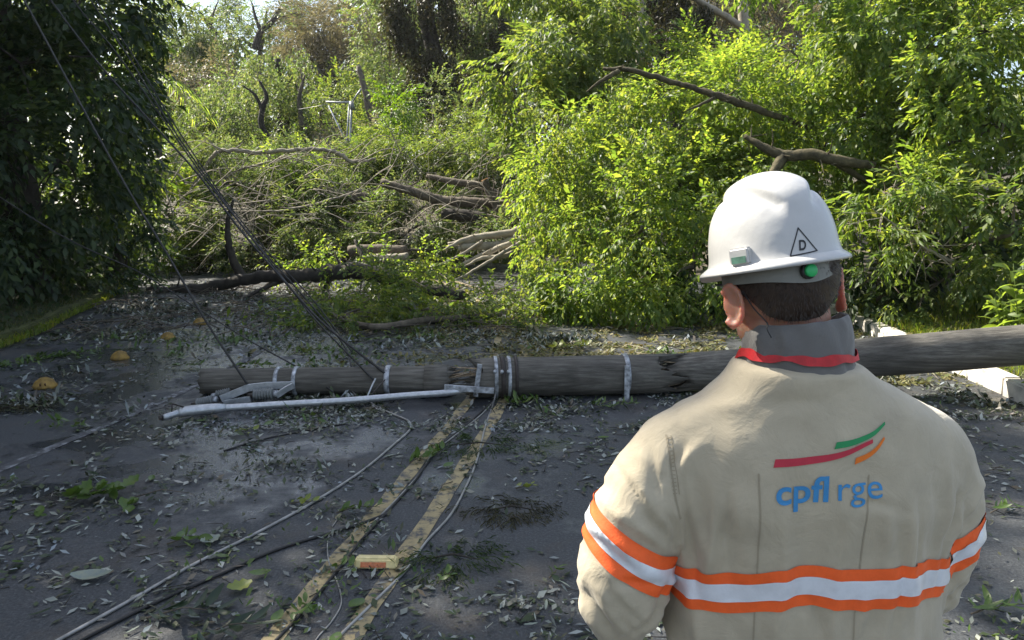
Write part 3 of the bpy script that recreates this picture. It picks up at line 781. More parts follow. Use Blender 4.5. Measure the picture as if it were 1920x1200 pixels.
# ================================================================== BARE TRUNKS AND FALLEN LIMBS
def limb_thing(name, label, cat, paths, bark, group=None, part='branch', main='trunk', rough=.08, cut=None):
    """First path is the main stem, the others branch off it; each path is (u, v, Y, radius) rows."""
    P0 = [(*at(p[0], p[1], p[2]), p[3]) for p in paths[0]]
    base = Vector(min((p[:3] for p in P0), key=lambda q: q[2]))
    root = empty(name, base, label, cat, group)
    for i, path in enumerate(paths):
        pts = spline([(*at(p[0], p[1], p[2]), p[3]) for p in path], 7)
        L = sum((Vector(pts[k + 1][:3]) - Vector(pts[k][:3])).length for k in range(len(pts) - 1))
        pts = wobble(pts, min(.05, L * .006) if i else min(.04, L * .004))
        mb = MB(); mb.tube([p[:3] for p in pts], [max(.004, p[3]) for p in pts], 9 if i == 0 else 6, rough=rough)
        o = mb.build(main if i == 0 else part, M[bark], root, base)
        if cut and i == 0:
            e = Vector(pts[0][:3]); d = (e - Vector(pts[1][:3])).normalized()
            mb = MB(); mb.tube([e + d * .002, e + d * .02], [pts[0][3] * 1.02, pts[0][3] * .96], 9)
            mb.build('cut_end', M[cut], o, base)
    return root
def twiglets(path, n, L, r, spread=(1, 1, 1), droop=0.0, dY=.25):
    """Side twigs for a path, as extra rows."""
    out = []
    for _ in range(n):
        k = random.randrange(len(path) - 1); t = random.random()
        a = [path[k][j] + (path[k + 1][j] - path[k][j]) * t for j in range(4)]
        an = random.uniform(0, 2 * math.pi); l = L * random.uniform(.4, 1)
        du = math.cos(an) * l * spread[0]; dv = -abs(math.sin(an)) * l * spread[1] if droop == 0 else math.sin(an) * l * spread[1]
        y1 = a[2] + random.uniform(-dY, dY)
        rr = min(r, a[3] * .6)
        out.append([(a[0], a[1], a[2], rr), (a[0] + du * .5 + random.uniform(-4, 4), a[1] + dv * .4, (a[2] + y1) / 2, rr * .75), (a[0] + du, a[1] + dv, y1, rr * .35)])
    return out

# the big dark limb lying across the far road
m0 = [(278, 545, 14.0, .07), (350, 545, 13.8, .10), (430, 530, 13.6, .10), (500, 518, 13.3, .11), (580, 517, 13.0, .12), (650, 507, 12.8, .14), (700, 512, 12.6, .135), (760, 530, 12.4, .12), (815, 545, 12.2, .10), (870, 556, 12.2, .09)]
limb_thing('uprooted_tree', 'long dark fallen limb with upright fork lying across the far road', 'fallen branch',
           [m0, [(455, 522, 13.9, .085), (438, 490, 13.8, .075), (428, 450, 13.7, .06), (427, 415, 13.7, .045), (437, 375, 13.6, .022)],
            [(560, 518, 13.5, .06), (520, 530, 13.2, .04), (470, 552, 12.9, .03), (445, 570, 12.7, .012)], [(640, 510, 13.3, .05), (615, 530, 13.0, .035), (600, 560, 12.6, .012)],
            [(520, 518, 13.7, .04), (490, 545, 13.4, .03), (478, 562, 13.2, .01)], [(430, 530, 14.0, .04), (440, 555, 13.6, .02), (435, 575, 13.3, .008)],
            [(700, 512, 13.1, .06), (680, 480, 13.3, .045), (665, 450, 13.5, .02)]] + twiglets(m0, 16, 42, .022, droop=1), 'bark_dark', part='side_branch')
# logs and limbs in the heap
for lab, path, bark, tw, cut in [
    ('straight pale log lying level above the olive tangle, left of the metal frame', [(418, 345, 18.6, .06), (500, 346, 18.5, .07), (560, 348, 18.4, .09), (640, 366, 18.2, .13), (700, 372, 18.2, .12)], 'bark', 4, None),
    ('thick brown log lying across the heap below the feathery crown', [(715, 342, 17.4, .09), (770, 358, 17.3, .10), (830, 376, 17.2, .115), (900, 380, 17.1, .12), (975, 387, 17.0, .10)], 'bark', 4, None),
    ('curved log just above the thick brown log, ending at the cut limb', [(800, 330, 17.9, .06), (860, 342, 17.7, .08), (910, 352, 17.6, .085), (965, 385, 17.4, .08)], 'bark', 3, None),
    ('upright leaning limb with an orange freshly cut end', [(909, 338, 16.6, .075), (918, 362, 16.6, .085), (935, 390, 16.5, .095), (965, 425, 16.4, .10)], 'bark', 2, 'cut_wood'),
    ('dark log half buried low in the heap above the splintered limbs', [(830, 400, 16.8, .12), (870, 403, 16.7, .13), (910, 410, 16.6, .12)], 'bark_dark', 2, None),
    ('short grey log on the road edge behind the long dark limb', [(655, 470, 15.4, .11), (710, 468, 15.3, .11), (762, 470, 15.2, .10)], 'bark', 1, None),
    ('second short grey log lying under the first, behind the dark limb', [(690, 484, 15.0, .08), (730, 484, 14.95, .085), (765, 480, 14.9, .07)], 'bark_pale', 1, None),
    ('pale arching bare limb over the olive tangle, rising from the left', [(330, 385, 18.2, .02), (365, 345, 18.2, .035), (400, 292, 18.2, .045), (430, 282, 18.2, .045), (480, 286, 18.3, .05), (540, 283, 18.4, .05), (600, 280, 18.5, .045), (640, 290, 18.6, .05), (660, 302, 18.7, .045), (705, 298, 18.8, .03)], 'bark_pale', 8, None),
    ('bare fan-shaped pale branch between the arching limb and the pale log', [(420, 335, 18.4, .015), (450, 318, 18.4, .025), (500, 305, 18.4, .03), (540, 295, 18.4, .03)], 'bark_pale', 7, None),
    ('thin bare branch lying over the bright bush at the left bend', [(255, 330, 18.0, .012), (290, 320, 18.0, .022), (330, 325, 18.0, .028), (350, 345, 18.0, .02)], 'bark_pale', 6, None),
    ('long thin branch reaching over the feathery crown from the right', [(820, 285, 19.2, .015), (880, 290, 19.1, .025), (940, 300, 19.0, .03), (995, 312, 18.8, .03)], 'bark', 5, None),
    ('thin dead branch in the olive tangle, sloping towards the short grey log', [(420, 395, 17.0, .01), (520, 395, 16.8, .02), (600, 380, 16.8, .025), (680, 355, 17.0, .02)], 'bark_pale', 6, None)]:
    limb_thing('log' if 'log' in lab else 'dead_wood', lab, 'log' if 'log' in lab else 'branch', [path] + twiglets(path, tw, 45, .02), bark, 'logs and limbs in the heap', main='stem', part='twig', cut=cut)
# splintered pale limbs fanning out of the bright bush
fan = [[(1020, 420, 14.4, .08), (950, 438, 14.2, .075), (880, 447, 14.1, .055), (830, 470, 14.0, .02)], [(1015, 428, 14.2, .07), (960, 455, 14.0, .06), (900, 480, 13.9, .045), (845, 505, 13.8, .015)],
       [(1000, 432, 14.3, .06), (940, 458, 14.1, .07), (880, 462, 14.1, .07), (860, 466, 14.1, .06)], [(1010, 445, 14.0, .05), (950, 478, 13.8, .045), (905, 484, 13.7, .035), (870, 500, 13.6, .012)],
       [(985, 450, 14.0, .045), (930, 482, 13.6, .03), (880, 512, 13.3, .022), (835, 535, 13.0, .012)], [(975, 465, 13.9, .04), (983, 485, 13.8, .035), (982, 497, 13.7, .03)],
       [(930, 440, 14.2, .04), (880, 452, 14.1, .035), (840, 456, 14.2, .02)], [(905, 452, 14.0, .03), (860, 480, 13.9, .025), (815, 500, 13.8, .01)]]
labs = ['topmost splintered pale limb fanning out of the bright bush', 'second splintered limb fanning from the bush, reaching lowest left', 'thick short grey limb in the fan beside the bright bush', 'crooked pale limb in the lower fan with a kink in the middle',
        'thin pale branch sloping down to the road from the fan', 'short upright broken stub at the right end of the fan', 'small pale limb lying on the upper left of the fan', 'thin twig-like limb in the middle of the fan']
for path, lab in zip(fan, labs):
    limb_thing('splintered_wood', lab, 'branch', [path] + twiglets(path, 4, 38, .014, droop=1), 'bark_pale', 'splintered limbs beside the bright bush', main='stem', part='twig')
# broken trunks over the creeper mound
p = [(1130, 128, 11.6, .025), (1180, 132, 11.5, .038), (1250, 150, 11.4, .042), (1300, 165, 11.3, .040), (1345, 180, 11.2, .055), (1420, 205, 11.1, .050), (1520, 240, 11.3, .035)]
limb_thing('broken_tree', 'long thin dark trunk sloping down over the creeper mound', 'fallen trunk', [p, [(1160, 133, 11.5, .04), (1130, 150, 11.4, .03), (1100, 172, 11.4, .012)], [(1345, 180, 11.2, .03), (1310, 198, 11.1, .02), (1285, 208, 11.1, .008)]] + twiglets(p, 6, 40, .014, droop=1), 'bark_mossy', part='side_branch')
p = [(1395, 255, 10.7, .03), (1430, 275, 10.6, .055), (1470, 292, 10.5, .07), (1520, 290, 10.4, .075), (1580, 303, 10.3, .072), (1640, 310, 10.3, .05)]
limb_thing('broken_tree', 'mossy thick broken trunk just above the helmet', 'fallen trunk', [p, [(1470, 292, 10.5, .08), (1455, 315, 10.4, .07), (1440, 345, 10.3, .05)], [(1560, 300, 10.3, .05), (1600, 325, 10.4, .04), (1640, 350, 10.6, .02)]] + twiglets(p, 8, 45, .014, droop=1), 'bark_mossy', part='side_branch')
# dead twig tangle right of the helmet
p = [(1650, 400, 9.1, .008), (1700, 440, 9.0, .016), (1745, 470, 9.0, .02), (1800, 500, 9.1, .012)]
limb_thing('dead_wood', 'tangle of pale dead twigs in the dark bush right of the helmet', 'branch', [p] + twiglets(p, 34, 85, .009, droop=1, dY=.3), 'bark_pale', part='twig')
p = [(1680, 300, 9.4, .012), (1705, 370, 9.3, .014), (1722, 440, 9.3, .012)]
limb_thing('dead_wood', 'single thin dark stem hanging through the lime-green clump', 'branch', [p] + twiglets(p, 5, 40, .008, droop=1), 'bark', part='twig')
# standing bare stems farther back
for lab, path, bark, tw in [
    ('pale slender standing trunk between the two vine columns', [(848, 215, 31, .14), (846, 120, 31, .13), (844, 40, 31, .12), (842, -60, 31, .10)], 'bark_pale', [[(844, 40, 31, .06), (833, 28, 30.8, .05), (820, 24, 30.7, .03)]]),
    ('brown dead trunk leaning left of the round bush', [(712, 290, 25.6, .12), (703, 250, 25.6, .12), (690, 190, 25.6, .11), (672, 125, 25.8, .08)], 'bark', [[(700, 240, 25.5, .05), (690, 215, 25.3, .04), (682, 185, 25.3, .02)]]),
    ('dark forked dead limb in the green creeper-hung tree', [(520, 285, 24.5, .10), (492, 240, 24.4, .10), (492, 205, 24.4, .085), (500, 180, 24.4, .06), (485, 150, 24.4, .03)], 'bark_dark', [[(492, 210, 24.4, .06), (480, 180, 24.3, .045), (455, 160, 24.3, .02)]]),
    ('grey bare stem right of the forked dead limb', [(575, 270, 25.5, .09), (565, 225, 25.4, .085), (562, 180, 25.4, .07), (572, 140, 25.4, .03)], 'bark', []),
    ('pale straight trunk at the top edge left of the black-green vines', [(1199, 150, 21.0, .10), (1201, 60, 21.0, .09), (1202, -60, 21.0, .08)], 'bark_pale', [[(1190, 85, 21, .055), (1205, 60, 20.9, .05), (1215, 38, 20.8, .03)], [(1175, 85, 20.9, .05), (1162, 62, 20.8, .045), (1145, 52, 20.7, .03)]]),
    ('pale bare trunk with a long side limb at the top edge above the helmet', [(1399, 80, 22, .14), (1395, 40, 22, .14), (1390, -60, 22, .13)], 'bark_pale', [[(1392, 52, 22, .10), (1360, 30, 21.8, .09), (1310, 2, 21.6, .08), (1270, -30, 21.5, .06)]]),
    ('dark bare trunk on the skyline with spreading limbs', [(478, 92, 50, .24), (488, 62, 50, .20), (510, 40, 50, .14), (525, 15, 50, .07)], 'bark_dark', [[(490, 60, 50, .14), (480, 35, 50, .10), (472, 5, 50, .05)], [(510, 40, 50, .1), (535, 30, 50, .06), (555, 25, 50, .03)]]),
    ('thin leaning bare trunk on the skyline left of the sky gap', [(405, 65, 53, .20), (390, 45, 53, .16), (372, 20, 53, .08)], 'bark_dark', [[(395, 52, 53, .1), (400, 25, 53, .06), (410, 0, 53, .03)]])]:
    limb_thing('dead_tree', lab, 'tree trunk', [path] + tw + twiglets(path, 4, 30, .03), bark, main='trunk', part='side_branch')
# palm behind the dark left trees
def palm():
    b = tbase(292, 22)
    root = empty('palm', b, 'small palm with drooping pale fronds right of the dark left trees', 'palm')
    top = at(292, 150, 22)
    mb = MB(); mb.tube(spline([b, (b + top) / 2 + Vector((.1, 0, 0)), top], 6), .09, 8); mb.build('trunk', M['bark'], root, b)
    for k in range(11):
        a = 2 * math.pi * k / 11 + random.uniform(-.2, .2); L = random.uniform(1.1, 1.6)
        d = Vector((math.cos(a), math.sin(a), 0))
        pts = [top + d * L * t + Vector((0, 0, .55 * t - 1.5 * t * t)) for t in np.linspace(0, 1, 8)]
        mb = MB(); mb.tube(pts, [.018 * (1 - .8 * i / 7) for i in range(8)], 4)
        for i in range(1, 8):
            for sgn in (-1, 1):
                for q in range(2):
                    s = d.cross(Vector((0, 0, 1))) * sgn
                    p0 = pts[i] - d * (.07 * q)
                    tip = p0 + s * .30 + d * .16 + Vector((0, 0, -.30))
                    w = d * .022
                    mb.add([p0 - w, p0 + w, tip], [(0, 1, 2)], False)
        mb.build('frond', M['leaf_bright'], root, b)
palm()

# brushwood: pale dead twigs tangled through the heap
def brush():
    mb = MB()
    for k in range(430):
        u = random.uniform(300, 1000); v = random.uniform(285, 500); Y = random.uniform(15.8, 18.2) if v > 340 else random.uniform(17.0, 19.6)
        a = random.gauss(.25, .75) + (math.pi if random.random() < .4 else 0); L = random.uniform(.4, 1.7)
        p0 = at(u, v, Y); d = Vector((math.cos(a), random.uniform(-.5, .5), math.sin(a) * random.uniform(.4, 1.3)))
        q = [p0, p0 + d * L * .5 + Vector((0, 0, random.uniform(-.05, .22) * L)), p0 + d * L + Vector((0, 0, random.uniform(-.3, .1) * L))]
        if min(t.z for t in q) < .05: continue
        r = random.uniform(.005, .016)
        mb.tube(spline(q, 4), [r * (1 - .8 * i / 8) for i in range(9)], 4)
    o = mb.build('brushwood', M['bark_pale']); tag(o, 'pale dead twigs tangled through the heap of felled foliage', 'brushwood', kind='stuff')
brush()

# leafy crown fallen on the road, left of the pole clamp
plant('fallen_branch', 'leafy green branch lying in the road in front of the dark limb', 'fallen branch', (-2.4, 11.4, .02),
      [blob(640, 595, 10.0, 150, 100, 1.3), blob(710, 570, 10.5, 150, 110, 1.3), blob(600, 580, 10.9, 100, 70, 1.0), blob(780, 585, 10.7, 140, 80, 1.2), blob(850, 590, 10.6, 150, 65, 1.2), blob(930, 590, 10.6, 130, 60, 1.0)],
      'leaf_green', 'fine', .85, 4.2, near=True, trunk=[(*gnd(560, 560, .05), .02), (*gnd(680, 610, .12), .04), (*gnd(800, 600, .12), .045), (*gnd(940, 590, .1), .03)], bark='bark', parts=('stem', 'foliage'), limb_r=.02)
plant('fallen_branch', 'sunlit pale green leafy spray resting on top of the long dark limb', 'fallen branch', (-3.0, 13.6, .05),
      [blob(640, 500, 13.4, 120, 50, 1.0), blob(570, 500, 13.9, 80, 50, .6), blob(720, 485, 13.8, 120, 60, .7), blob(560, 555, 12.6, 90, 50, .7), blob(620, 560, 12.2, 90, 30, .6), blob(800, 500, 13.6, 100, 50, .8)],
      'leaf_bright', 'fine', .9, 2.6, near=True, trunk=[(*at(560, 520, 13.4), .015), (*at(640, 508, 13.3), .025), (*at(800, 510, 13.5), .015)], bark='bark', parts=('stem', 'foliage'), limb_r=.015)

# ================================================================== THE FALLEN POLE
def mat_pole():
    m, nt, b = new_mat('weathered_pole_wood')
    tc = N(nt, 'ShaderNodeTexCoord')
    mp = N(nt, 'ShaderNodeMapping'); mp.inputs['Scale'].default_value = (.8, 14, 14)
    nt.links.new(tc.outputs['Object'], mp.inputs['Vector'])
    n1 = N(nt, 'ShaderNodeTexNoise', Scale=3.0, Detail=8.0, Roughness=.7); nt.links.new(mp.outputs[0], n1.inputs['Vector'])
    r1 = ramp(nt, [(.3, (.050, .045, .037)), (.5, (.118, .108, .090)), (.7, (.215, .200, .172))]); nt.links.new(n1.outputs['Fac'], r1.inputs['Fac'])
    n2 = N(nt, 'ShaderNodeTexNoise', Scale=2.2, Detail=5.0); nt.links.new(tc.outputs['Object'], n2.inputs['Vector'])
    r2 = ramp(nt, [(.35, (.62, .62, .62)), (.65, (1, 1, 1))]); nt.links.new(n2.outputs['Fac'], r2.inputs['Fac'])
    mx = N(nt, 'ShaderNodeMixRGB', blend_type='MULTIPLY'); mx.inputs['Fac'].default_value = 1
    nt.links.new(r1.outputs['Color'], mx.inputs['Color1']); nt.links.new(r2.outputs['Color'], mx.inputs['Color2'])
    nt.links.new(mx.outputs['Color'], b.inputs['Base Color'])
    b.inputs['Roughness'].default_value = .85
    bp = N(nt, 'ShaderNodeBump', Strength=.7, Distance=.012); nt.links.new(n1.outputs['Fac'], bp.inputs['Height']); nt.links.new(bp.outputs[0], b.inputs['Normal'])
    return m
M['pole'] = mat_pole()
PO = Vector((.8, 6.6, 0))
pole = empty('utility_pole', PO, 'broken grey wooden utility pole lying across the road behind the man', 'utility pole')
def section(a, b, r0, r1, jag0, jag1, sides=44, n=40):
    a = Vector(a); b = Vector(b); d = (b - a); L = d.length; d.normalize()
    up = Vector((0, 0, 1)); s = d.cross(up).normalized(); up = s.cross(d)
    V = []; F = []
    o0, o1 = random.uniform(0, 50), random.uniform(0, 50)
    def ragged(o, j):
        an = 2 * math.pi * j / sides
        return .45 + .75 * noise.noise(Vector((math.cos(an) * 1.1, math.sin(an) * 1.1, o))) + .55 * noise.noise(Vector((math.cos(an) * 4.5, math.sin(an) * 4.5, o))) + .25 * random.uniform(-1, 1)
    j0 = [ragged(o0, j) for j in range(sides)]; j1 = [ragged(o1, j) for j in range(sides)]
    for i in range(n):
        t = i / (n - 1)
        for j in range(sides):
            an = 2 * math.pi * j / sides
            r = (r0 + (r1 - r0) * t) * (1 + .03 * noise.noise(Vector((t * L * 1.2, math.cos(an) * 2, math.sin(an) * 2))) + .025 * noise.noise(Vector((t * L * .3, an * 3, 7))))
            along = t * L
            if i == 0: along -= jag0 * (j0[j] - .3)
            if i == n - 1: along += jag1 * (j1[j] - .3)
            V.append(a + d * along + s * math.cos(an) * r + up * math.sin(an) * r)
    for i in range(n - 1):
        for j in range(sides):
            p = i * sides + j; q = i * sides + (j + 1) % sides
            F.append((p, q, q + sides, p + sides))
    for (i, cen, sg) in ((0, a + d * (jag0 * .55), 1), (n - 1, b - d * (jag1 * .55), -1)):
        V.append(cen); c = len(V) - 1
        for j in range(sides):
            p = i * sides + j; q = i * sides + (j + 1) % sides
            F.append((q, p, c) if sg > 0 else (p, q, c))
    mb = MB().add(V, F)
    return mb.build('pole_section', M['pole'], pole, PO)
A0, A1 = Vector((-2.74, 6.64, .115)), Vector((-.56, 6.58, .135))
B0, B1 = Vector((-.30, 6.52, .175)), Vector((1.32, 6.66, .18))
C0, C1 = Vector((1.50, 6.72, .175)), Vector((4.35, 6.52, .45))
C2 = Vector((8.4, 6.22, .87))
sa = section(A0, A1, .112, .133, .03, .12); sb = section(B0, B1, .172, .178, .16, .34); sc_ = section(C0, C2, .17, .185, .34, .04, n=60)
# core splinters that still join the sections
def splinters(part, a, b, r, n):
    a = Vector(a); b = Vector(b); d = (b - a).normalized()
    for _ in range(n):
        an = random.uniform(0, 2 * math.pi); rr = r * random.uniform(.1, .95)
        o = Vector((0, math.cos(an) * rr, math.sin(an) * rr))
        if random.random() < .55:
            p = a + o - d * .1; q = p + d * random.uniform(.2, (b - a).length + .16) + Vector((0, random.uniform(-.04, .04), random.uniform(-.02, .05)))
        else:
            p = b + o + d * .1; q = p - d * random.uniform(.2, (b - a).length + .16) + Vector((0, random.uniform(-.04, .04), random.uniform(-.02, .05)))
        if q.z < .02: q.z = .02
        mb = MB(); mb.tube([p, (p + q) / 2 + Vector((0, 0, random.uniform(-.01, .01))), q], [random.uniform(.012, .030), random.uniform(.008, .022), .002], 5, rough=.25, flat=.4)
        mb.build('splinter', M['splinter'] if random.random() < .4 else M['pole'], part, PO)
splinters(sa, A1, B0, .12, 34)
splinters(sb, B1, C0, .165, 46)
# bark-like collar ring near the first break and bands
def ring(name, x, r, w, mat, parent, th=.008, seg=A0):
    """band round the pole at world x"""
    for (a, b) in ((A0, A1), (B0, B1), (C0, C2)):
        if a.x - .3 <= x <= b.x + .3: 
            p = a + (b - a) * ((x - a.x) / (b.x - a.x)); d = (b - a).normalized(); break
    mb = MB()
    mb.tube([p - d * w / 2, p - d * w / 2 + d * .002, p + d * w / 2 - d * .002, p + d * w / 2], [r, r + th, r + th, r], 28)
    return mb.build(name, mat, parent, PO)
ring('wood_collar', -.66, .131, .20, M['pole'], sa, .012)
for x, w in ((-2.06, .035), (-1.9, .035), (-1.085, .045)):
    ring('strap', x, .118 + (x + 2.74) * .0096, w, M['steel_white'], sa, .006)
for x, w, m in ((-.145, .032, 'steel_white'), (-.085, .04, 'steel_dark'), (-.03, .03, 'steel_white'), (.03, .03, 'steel_dark')):
    ring('clamp_band', x, .178, w, M[m], sb, .010)
ring('strap', .995, .180, .042, M['steel_white'], sb, .006)
mb = MB(); mb.box((.99, 6.44, .13), (.042, .02, .34), Matrix.Rotation(-.06, 3, 'X')); mb.build('strap_tail', M['steel_white'], sb, PO)
# clamp bolts
for x in (-.145, -.085, -.03):
    mb = MB(); mb.tube([(x, 6.36, .27), (x, 6.31, .275)], .016, 6); mb.build('bolt', M['steel'], sb, PO)
mb = MB(); mb.box((-.29, 6.33, .20), (.04, .015, .28), Matrix.Rotation(.14, 3, 'Y')); mb.build('bracket_plate', M['steel_white'], sb, PO)
mb = MB(); mb.box((-.36, 6.29, .135), (.42, .03, .045), Matrix.Rotation(.07, 3, 'Y')); mb.build('bracket_plate', M['steel_white'], sb, PO)
# bent lamp arm: galvanised tube along the front of the pole
arm = [(*gnd(306, 783, .05), .026), (*gnd(360, 770, .06), .028), (*gnd(500, 760, .06), .029), (*gnd(640, 752, .07), .029), (*gnd(760, 742, .09), .029), (*gnd(850, 735, .11), .028), (*gnd(925, 720, .13), .027)]
sp = spline(arm, 8)
mb = MB(); mb.tube([p[:3] for p in sp], [p[3] for p in sp], 12); larm = mb.build('lamp_arm', M['steel'], pole, PO)
mb = MB(); mb.tube([p[:3] for p in sp[5:13]], [.030, .040, .043, .043, .043, .043, .041, .031], 14); mb.build('lamp_sleeve', M['steel'], larm, PO)
mb = MB(); mb.tube([Vector(sp[0][:3]) + Vector((-.004, -.001, 0)), Vector(sp[0][:3]) + Vector((-.03, -.006, -.002))], [.021, .017], 10); mb.build('lamp_end', M['steel_dark'], larm, PO)
mb = MB(); mb.tube([gnd(350, 765, .08), gnd(323, 757, .16), gnd(322, 772, .10)], .006, 6); mb.build('wire_clip', M['steel_dark'], larm, PO)
# tip hardware: bent steel channel and ribbed insulators
def flat_bar(pts, w, t, name, mat, parent):
    mb = MB()
    pts = [Vector(p) for p in pts]
    V = []; F = []
    for i, p in enumerate(pts):
        d = (pts[min(i + 1, len(pts) - 1)] - pts[max(i - 1, 0)]).normalized()
        n = d.cross(Vector((0, 0, 1))).normalized(); z = n.cross(d)
        for sy, sz in ((-1, -1), (1, -1), (1, 1), (-1, 1)):
            V.append(p + n * (t / 2 * sy) + z * (w / 2 * sz))
    for i in range(len(pts) - 1):
        for j in range(4): F.append((i * 4 + j, i * 4 + (j + 1) % 4, (i + 1) * 4 + (j + 1) % 4, (i + 1) * 4 + j))
    F.append((3, 2, 1, 0)); e = (len(pts) - 1) * 4; F.append((e, e + 1, e + 2, e + 3))
    mb.add(V, F, False)
    return mb.build(name, mat, parent, PO)
br = flat_bar([at(414, 748, 6.28), at(466, 727, 6.36), at(500, 723, 6.40), at(549, 722, 6.42)], .06, .022, 'bracket', M['steel'], pole)
flat_bar([at(549, 723, 6.40), at(536, 730, 6.34), at(518, 742, 6.26)], .05, .016, 'bracket_leg', M['steel'], br)
flat_bar([at(420, 757, 6.24), at(470, 748, 6.26)], .05, .02, 'bracket_leg', M['steel'], br)
def insulator(a, b, r, label=None):
    a = Vector(a); b = Vector(b)
    n = 7
    pts = []; rad = []
    for i in range(n):
        t0 = i / n
        for dt, f in ((.05, .62), (.30, 1.0), (.55, 1.0), (.8, .62)):
            pts.append(a + (b - a) * (t0 + dt / n)); rad.append(r * f)
    mb = MB(); mb.tube(pts, rad, 18); o = mb.build('insulator', M['ceramic'], pole, PO)
    d = (b - a).normalized()
    mb = MB(); mb.tube([b, b + d * .035], r * .55, 12); mb.build('insulator_cap', M['steel_white'], o, PO)
    mb = MB(); mb.tube([a, a - d * .05], r * .4, 12); mb.build('insulator_pin', M['steel_dark'], o, PO)
insulator(at(476, 741, 6.28), at(513, 738, 6.28), .052)
insulator(at(370, 757, 6.30), at(400, 750, 6.30), .046)
insulator(at(432, 735, 6.44), at(405, 741, 6.42), .04)
# small hook rods by the strap
mb = MB(); mb.tube([at(704, 710, 6.40), at(698, 722, 6.34), at(688, 745, 6.2)], .008, 6); mb.build('hook_rod', M['steel'], pole, PO)
mb = MB(); mb.tube([at(722, 712, 6.40), at(707, 728, 6.3), at(690, 748, 6.2)], .006, 6); mb.build('hook_rod', M['steel_dark'], pole, PO)

# ================================================================== WIRES
def wire(label, pts, r, mat, group, name='power_cable'):
    if 'hanging' in label: r *= 1.1
    sp = spline(pts, 10)
    base = Vector(min(sp, key=lambda p: p[2])[:3])
    mb = MB(); mb.tube(sp, r, 7)
    o = mb.build(name, M[mat], None, base, base)
    tag(o, label, 'cable', group)
g = 'wires hanging from the upper left'
wire('leftmost hanging wire, ending at the insulator on the pole tip', [at(-60, -190, 8.4), at(45, 0, 8.0), at(140, 175, 7.6), at(240, 355, 7.2), at(310, 470, 6.9), at(385, 600, 6.6), at(466, 724, 6.36)], .009, 'cable_dark', g)
wire('thick hanging wire second from the left, running to the strap on the pole', [at(-40, -190, 9.6), at(95, 0, 9.2), at(190, 125, 8.9), at(280, 225, 8.6), at(370, 325, 8.2), at(450, 430, 7.8), at(540, 535, 7.3), at(610, 610, 6.9), at(722, 700, 6.50)], .010, 'cable_dark', g)
wire('third hanging wire, close beside the thick one lower down', [at(20, -170, 10.4), at(137, 0, 10.0), at(215, 95, 9.6), at(300, 215, 9.2), at(375, 322, 8.8), at(455, 425, 8.2), at(545, 540, 7.6), at(590, 598, 7.2), at(700, 712, 6.42)], .008, 'cable_dark', g)
wire('fourth hanging wire from the left, crossing the palm', [at(70, -170, 10.4), at(170, 0, 10.0), at(240, 105, 9.6), at(310, 220, 9.2), at(400, 350, 8.8), at(480, 455, 8.3), at(560, 545, 8.0), at(640, 640, 7.4), at(660, 690, 6.9)], .008, 'cable_dark', g)
wire('rightmost hanging wire, parallel to the fourth', [at(90, -160, 10.6), at(180, 0, 10.2), at(250, 105, 9.8), at(325, 230, 9.4), at(420, 372, 9.0), at(500, 470, 8.7), at(585, 560, 8.3), at(660, 660, 7.6)], .007, 'cable_dark', g)
wire('thin slack wire from the left edge crossing low over the road', [at(-120, 290, 8.6), at(0, 370, 8.4), at(130, 450, 8.2), at(260, 510, 8.0), at(370, 578, 7.7), at(470, 640, 7.3), at(560, 690, 6.9), at(625, 735, 6.4)], .007, 'cable_dark', g)
g = 'cables lying on the road'
def road_wire(label, px, r, mat, z=None):
    wire(label, [gnd(u, v, r * (1.0 if zz is None else zz)) for (u, v, zz) in [(q[0], q[1], q[2] if len(q) > 2 else None) for q in px]], r, mat, g)
road_wire('pale cable curving from the lamp arm down to the bottom left corner', [(60, 1228), (110, 1200), (240, 1128), (360, 1060), (480, 1000), (590, 940), (680, 882), (740, 832), (768, 806), (766, 790), (735, 776), (705, 762), (690, 750, 4)], .0085, 'cable_alu')
road_wire('dark cable below the pale one at the bottom left', [(100, 1232), (152, 1200), (280, 1135), (400, 1082), (520, 1030), (610, 1002), (670, 984), (730, 962)], .0085, 'cable_dark')
road_wire('dark cable lying along the left yellow line', [(490, 1230), (522, 1196), (570, 1145), (620, 1085), (680, 1010), (730, 955), (775, 905), (800, 870), (830, 832), (880, 792), (930, 745, 3)], .0075, 'cable_dark')
road_wire('grey cable beside the dark one near the pole clamp', [(690, 990), (745, 935), (790, 885), (812, 850), (855, 815), (905, 775), (935, 740, 3)], .006, 'cable_alu')
road_wire('cable lying along the right yellow line to the pole clamp', [(610, 1230), (632, 1198), (700, 1130), (760, 1070), (800, 1015), (845, 965), (875, 910), (895, 860), (910, 800), (925, 755), (934, 715, 26)], .007, 'cable_alu')
road_wire('thin looping wire crossing the left yellow line', [(640, 965), (622, 990), (614, 1020), (618, 1060), (632, 1090), (640, 1130), (622, 1165), (596, 1195), (575, 1230)], .0035, 'cable_alu')
road_wire('thin dark wire near the lamp arm, running right to the pale cable', [(420, 845), (500, 822), (580, 806), (660, 792)], .006, 'cable_dark')

